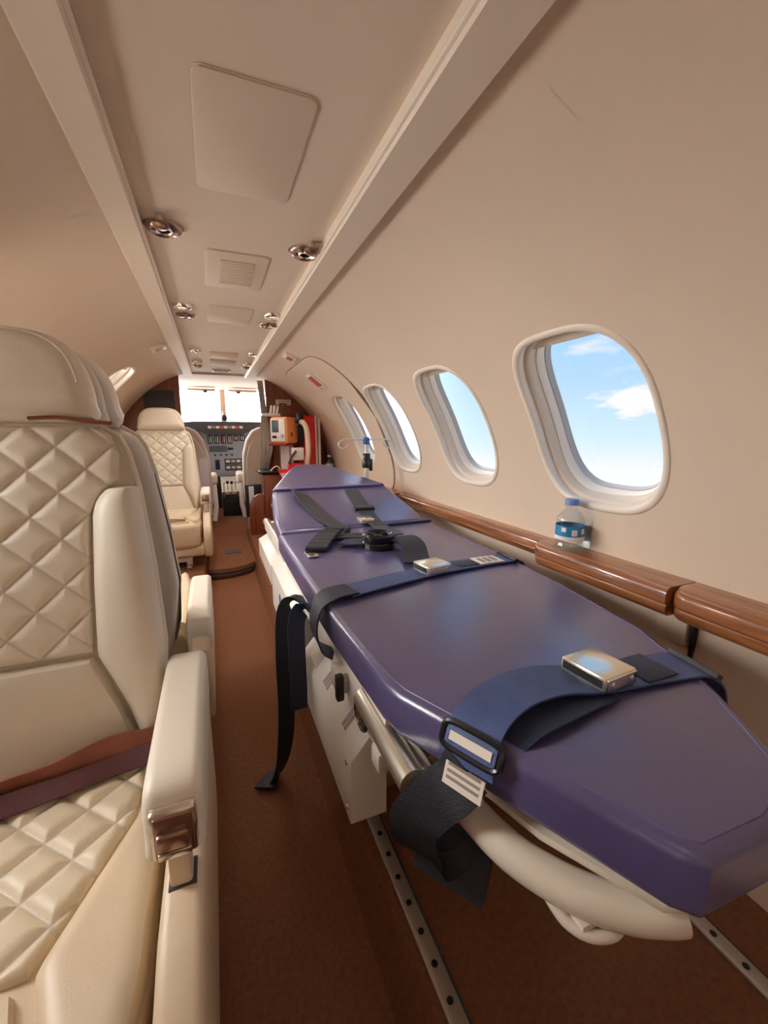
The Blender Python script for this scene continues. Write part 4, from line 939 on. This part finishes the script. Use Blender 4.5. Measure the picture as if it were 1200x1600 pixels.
# cockpit headliner bow with two sun visors
hl = link('headliner', box(-0.30, 0.55, 3.285, 4.39, 1.214, 1.228), 'ceiling_liner', cw)
for x0, x1, l in ((-0.17, 0.06, 'left'), (0.17, 0.42, 'right')):
    v = empty('sun_visor', ((x0+x1)/2, 4.22, 1.212)); tag(v, 'folded tan sun visor at the %s half of the windscreen' % l, 'sun visor', 'sun visors')
    hwid = (x1-x0)/2
    link('visor_blade', box(-hwid, hwid, -0.06, 0.05, -0.030, -0.012, 0.006), 'visor', v)
    link('visor_knob', lathe([(0.018, 0), (0.018, 0.015), (0, 0.02)], 12, Matrix.Translation((0.03 if l == 'left' else -0.04, -0.07, -0.03)) @ Matrix.Rotation(PI, 4, 'X')), 'black', v)
cp_ = empty('compass', (0.122, 4.31, 0.950)); tag(cp_, 'small black compass on the windscreen centre post', 'compass')
link('compass_body', lathe([(0, -0.028), (0.020, -0.024), (0.028, -0.008), (0.028, 0.012), (0.018, 0.026), (0, 0.030)], 16), 'black', cp_)
link('compass_stem', box(-0.008, 0.008, 0.0, 0.05, 0.02, 0.06, 0.003), 'grey_plastic', cp_)
ip = empty('instrument_panel', (CX, 4.30, 0.40)); tag(ip, 'grey cockpit instrument panel full of small gauges under a dark glareshield', 'instrument panel')
link('panel_face', box(-0.50, 0.52, 0.0, 0.03, 0.0, 0.47, 0.006), 'panel_grey', ip)
gp = [(-0.52, 0.455), (-0.50, 0.50), (-0.20, 0.515), (0.25, 0.515), (0.50, 0.505), (0.54, 0.455), (0.22, 0.420), (0.16, 0.395), (-0.12, 0.395), (-0.18, 0.420)]
gs = link('glareshield', prism(gp, Matrix.Rotation(PI/2, 4, 'X'), -0.10, 0.13, 0.008, 2), 'dark_grey', ip)
for i in range(9): link('warning_light', box(-0.125+i*0.034, -0.096+i*0.034, -0.136, -0.128, 0.452, 0.474, 0.001), ['gauge_white', 'label_ink', 'gauge_white', 'sign_red'][i % 4], gs, smooth=False)
for i, m_ in enumerate(['gauge_green', 'gauge_green', 'sign_red', 'gauge_white', 'gauge_white', 'gauge_white']):
    x = -0.115+i*0.058; z0 = 0.31 if i < 4 else 0.335
    g_ = link('gauge', box(x-0.022, x+0.022, -0.010, 0.002, z0, 0.392, 0.003), 'black', ip)
    link('gauge_tape', box(x-0.013, x-0.004, -0.012, -0.009, z0+0.01, 0.382), m_, g_, smooth=False)
    link('gauge_tape', box(x+0.004, x+0.013, -0.012, -0.009, z0+0.01, 0.382), 'gauge_white', g_, smooth=False)
link('display', box(-0.13, 0.03, -0.008, 0.002, 0.235, 0.29, 0.003), 'screen', ip)
link('display', box(0.035, 0.085, -0.008, 0.002, 0.25, 0.275, 0.003), 'black', ip)
link('display', box(-0.085, -0.045, -0.008, 0.002, 0.065, 0.16, 0.003), 'black', ip)
for z in (0.055, 0.115):
    rd = link('radio', box(0.0, 0.20, -0.012, 0.002, z, z+0.052, 0.003), 'dark_grey', ip)
    for i in range(4): link('radio_window', box(0.012+i*0.048, 0.046+i*0.048, -0.015, -0.011, z+0.018, z+0.040), 'gauge_white' if i != 1 else 'grey_plastic', rd, smooth=False)
for i in range(4): link('switch', lathe([(0.009, 0), (0.009, 0.016), (0, 0.018)], 10, Matrix.Translation((-0.08+i*0.05, 0, 0.205)) @ Matrix.Rotation(PI/2, 4, 'X')), 'black', ip)
pd = empty('throttle_pedestal', (0.135, 4.0, 0.062)); tag(pd, 'cockpit centre pedestal with levers and a dark base', 'pedestal')
link('pedestal_base', box(-0.085, 0.080, 0.0, 0.27, 0.0, 0.20, 0.01), 'black', pd)
link('pedestal_top', prism([(-0.085, -0.02), (0.08, -0.02), (0.08, 0.28), (-0.085, 0.28)], Matrix.Translation((0, 0, 0.20)) @ Matrix.Rotation(math.radians(22), 4, 'X') @ Matrix.Translation((0, 0, 0.03)), -0.02, 0.01, 0.004, 2), 'tube_paint', pd)
for i in range(5):
    x = -0.065+i*0.033; y = -0.02+0.03*(i % 2); lv = link('lever', tube([(x, y, 0.23), (x, y-0.02, 0.31)], 0.006, 8), 'silver', pd)
    link('lever_knob', box(x-0.012, x+0.012, y-0.034, y-0.008, 0.30, 0.325, 0.005), 'black' if i % 3 else 'label_white', lv)
for i in range(6): link('dial', lathe([(0.010, 0), (0.009, 0.014), (0, 0.015)], 10, Matrix.Translation((-0.07+(i % 3)*0.06, -0.11+(i//3)*0.05, 0.195+(i//3)*0.02))), 'black' if i % 2 else 'bronze', pd)
# pilot seats
def pilot(x, y, lab, mirror):
    root = empty('pilot_seat', (x, y, 0.062)); tag(root, lab, 'pilot seat', 'pilot seats')
    pb = [(-0.19, 0.10), (-0.205, 0.35), (-0.195, 0.58), (-0.165, 0.70), (-0.115, 0.775), (-0.06, 0.80), (0.06, 0.80), (0.115, 0.775), (0.165, 0.70), (0.195, 0.58), (0.205, 0.35), (0.19, 0.10)]
    link('backrest', prism(pb, Matrix.Rotation(math.radians(96), 4, 'X'), -0.04, 0.06, 0.028, 4), 'sheepskin', root)
    link('back_cover', prism([(a*0.88, 0.10+(b_-0.10)*0.93) for a, b_ in pb], Matrix.Rotation(math.radians(96), 4, 'X'), 0.05, 0.072, 0.010, 3), 'shell_leather', root)
    link('seat_cushion', box(-0.20, 0.20, 0.02, 0.42, 0.16, 0.27, 0.03, 3), 'sheepskin', root)
    link('seat_base', box(-0.15, 0.15, 0.02, 0.36, 0.0, 0.17, 0.02), 'gauge_white', root)
    s = mirror
    link('armrest', box(s*0.215-0.03, s*0.215+0.03, -0.02, 0.26, 0.34, 0.42, 0.022, 3), 'leather', root)
    link('arm_bracket', tube([(s*0.20, -0.05, 0.05), (s*0.22, -0.03, 0.16), (s*0.215, 0.02, 0.36)], 0.02, 10), 'gauge_white', root)
    return root
pL = pilot(-0.225, 3.62, 'left pilot seat with beige cover seen through the cockpit doorway', 1)
link('back_pocket', box(0.02, 0.17, -0.115, -0.075, 0.22, 0.46, 0.008), 'shell_leather', pL)
pR = pilot(0.42, 3.70, 'right pilot seat with beige cover partly behind the curtain', -1)
tag(link('folded_paper', box(-0.105, -0.040, 3.478, 3.485, 0.36, 0.62, 0.002), 'paper'), 'folded white paper tucked in the left pilot seat pocket', 'paper')
bd = empty('binder', (0.285, 3.36, 0.17)); tag(bd, 'black binder with white spine standing by the right pilot seat', 'binder')
link('cover', box(-0.075, 0.10, -0.03, 0.03, 0.0, 0.25, 0.004), 'black', bd); link('spine_label', box(-0.050, -0.012, -0.0335, -0.02, 0.01, 0.24, 0.001), 'paper', bd)
wb = empty('white_box', (0.285, 3.36, 0.062)); tag(wb, 'small white box on the floor under the black binder', 'box')
link('carton', box(-0.06, 0.06, -0.05, 0.05, 0.0, 0.107, 0.005), 'gauge_white', wb); link('print_mark', box(-0.035, -0.005, -0.0515, -0.048, 0.055, 0.075), 'label_ink', wb, smooth=False)
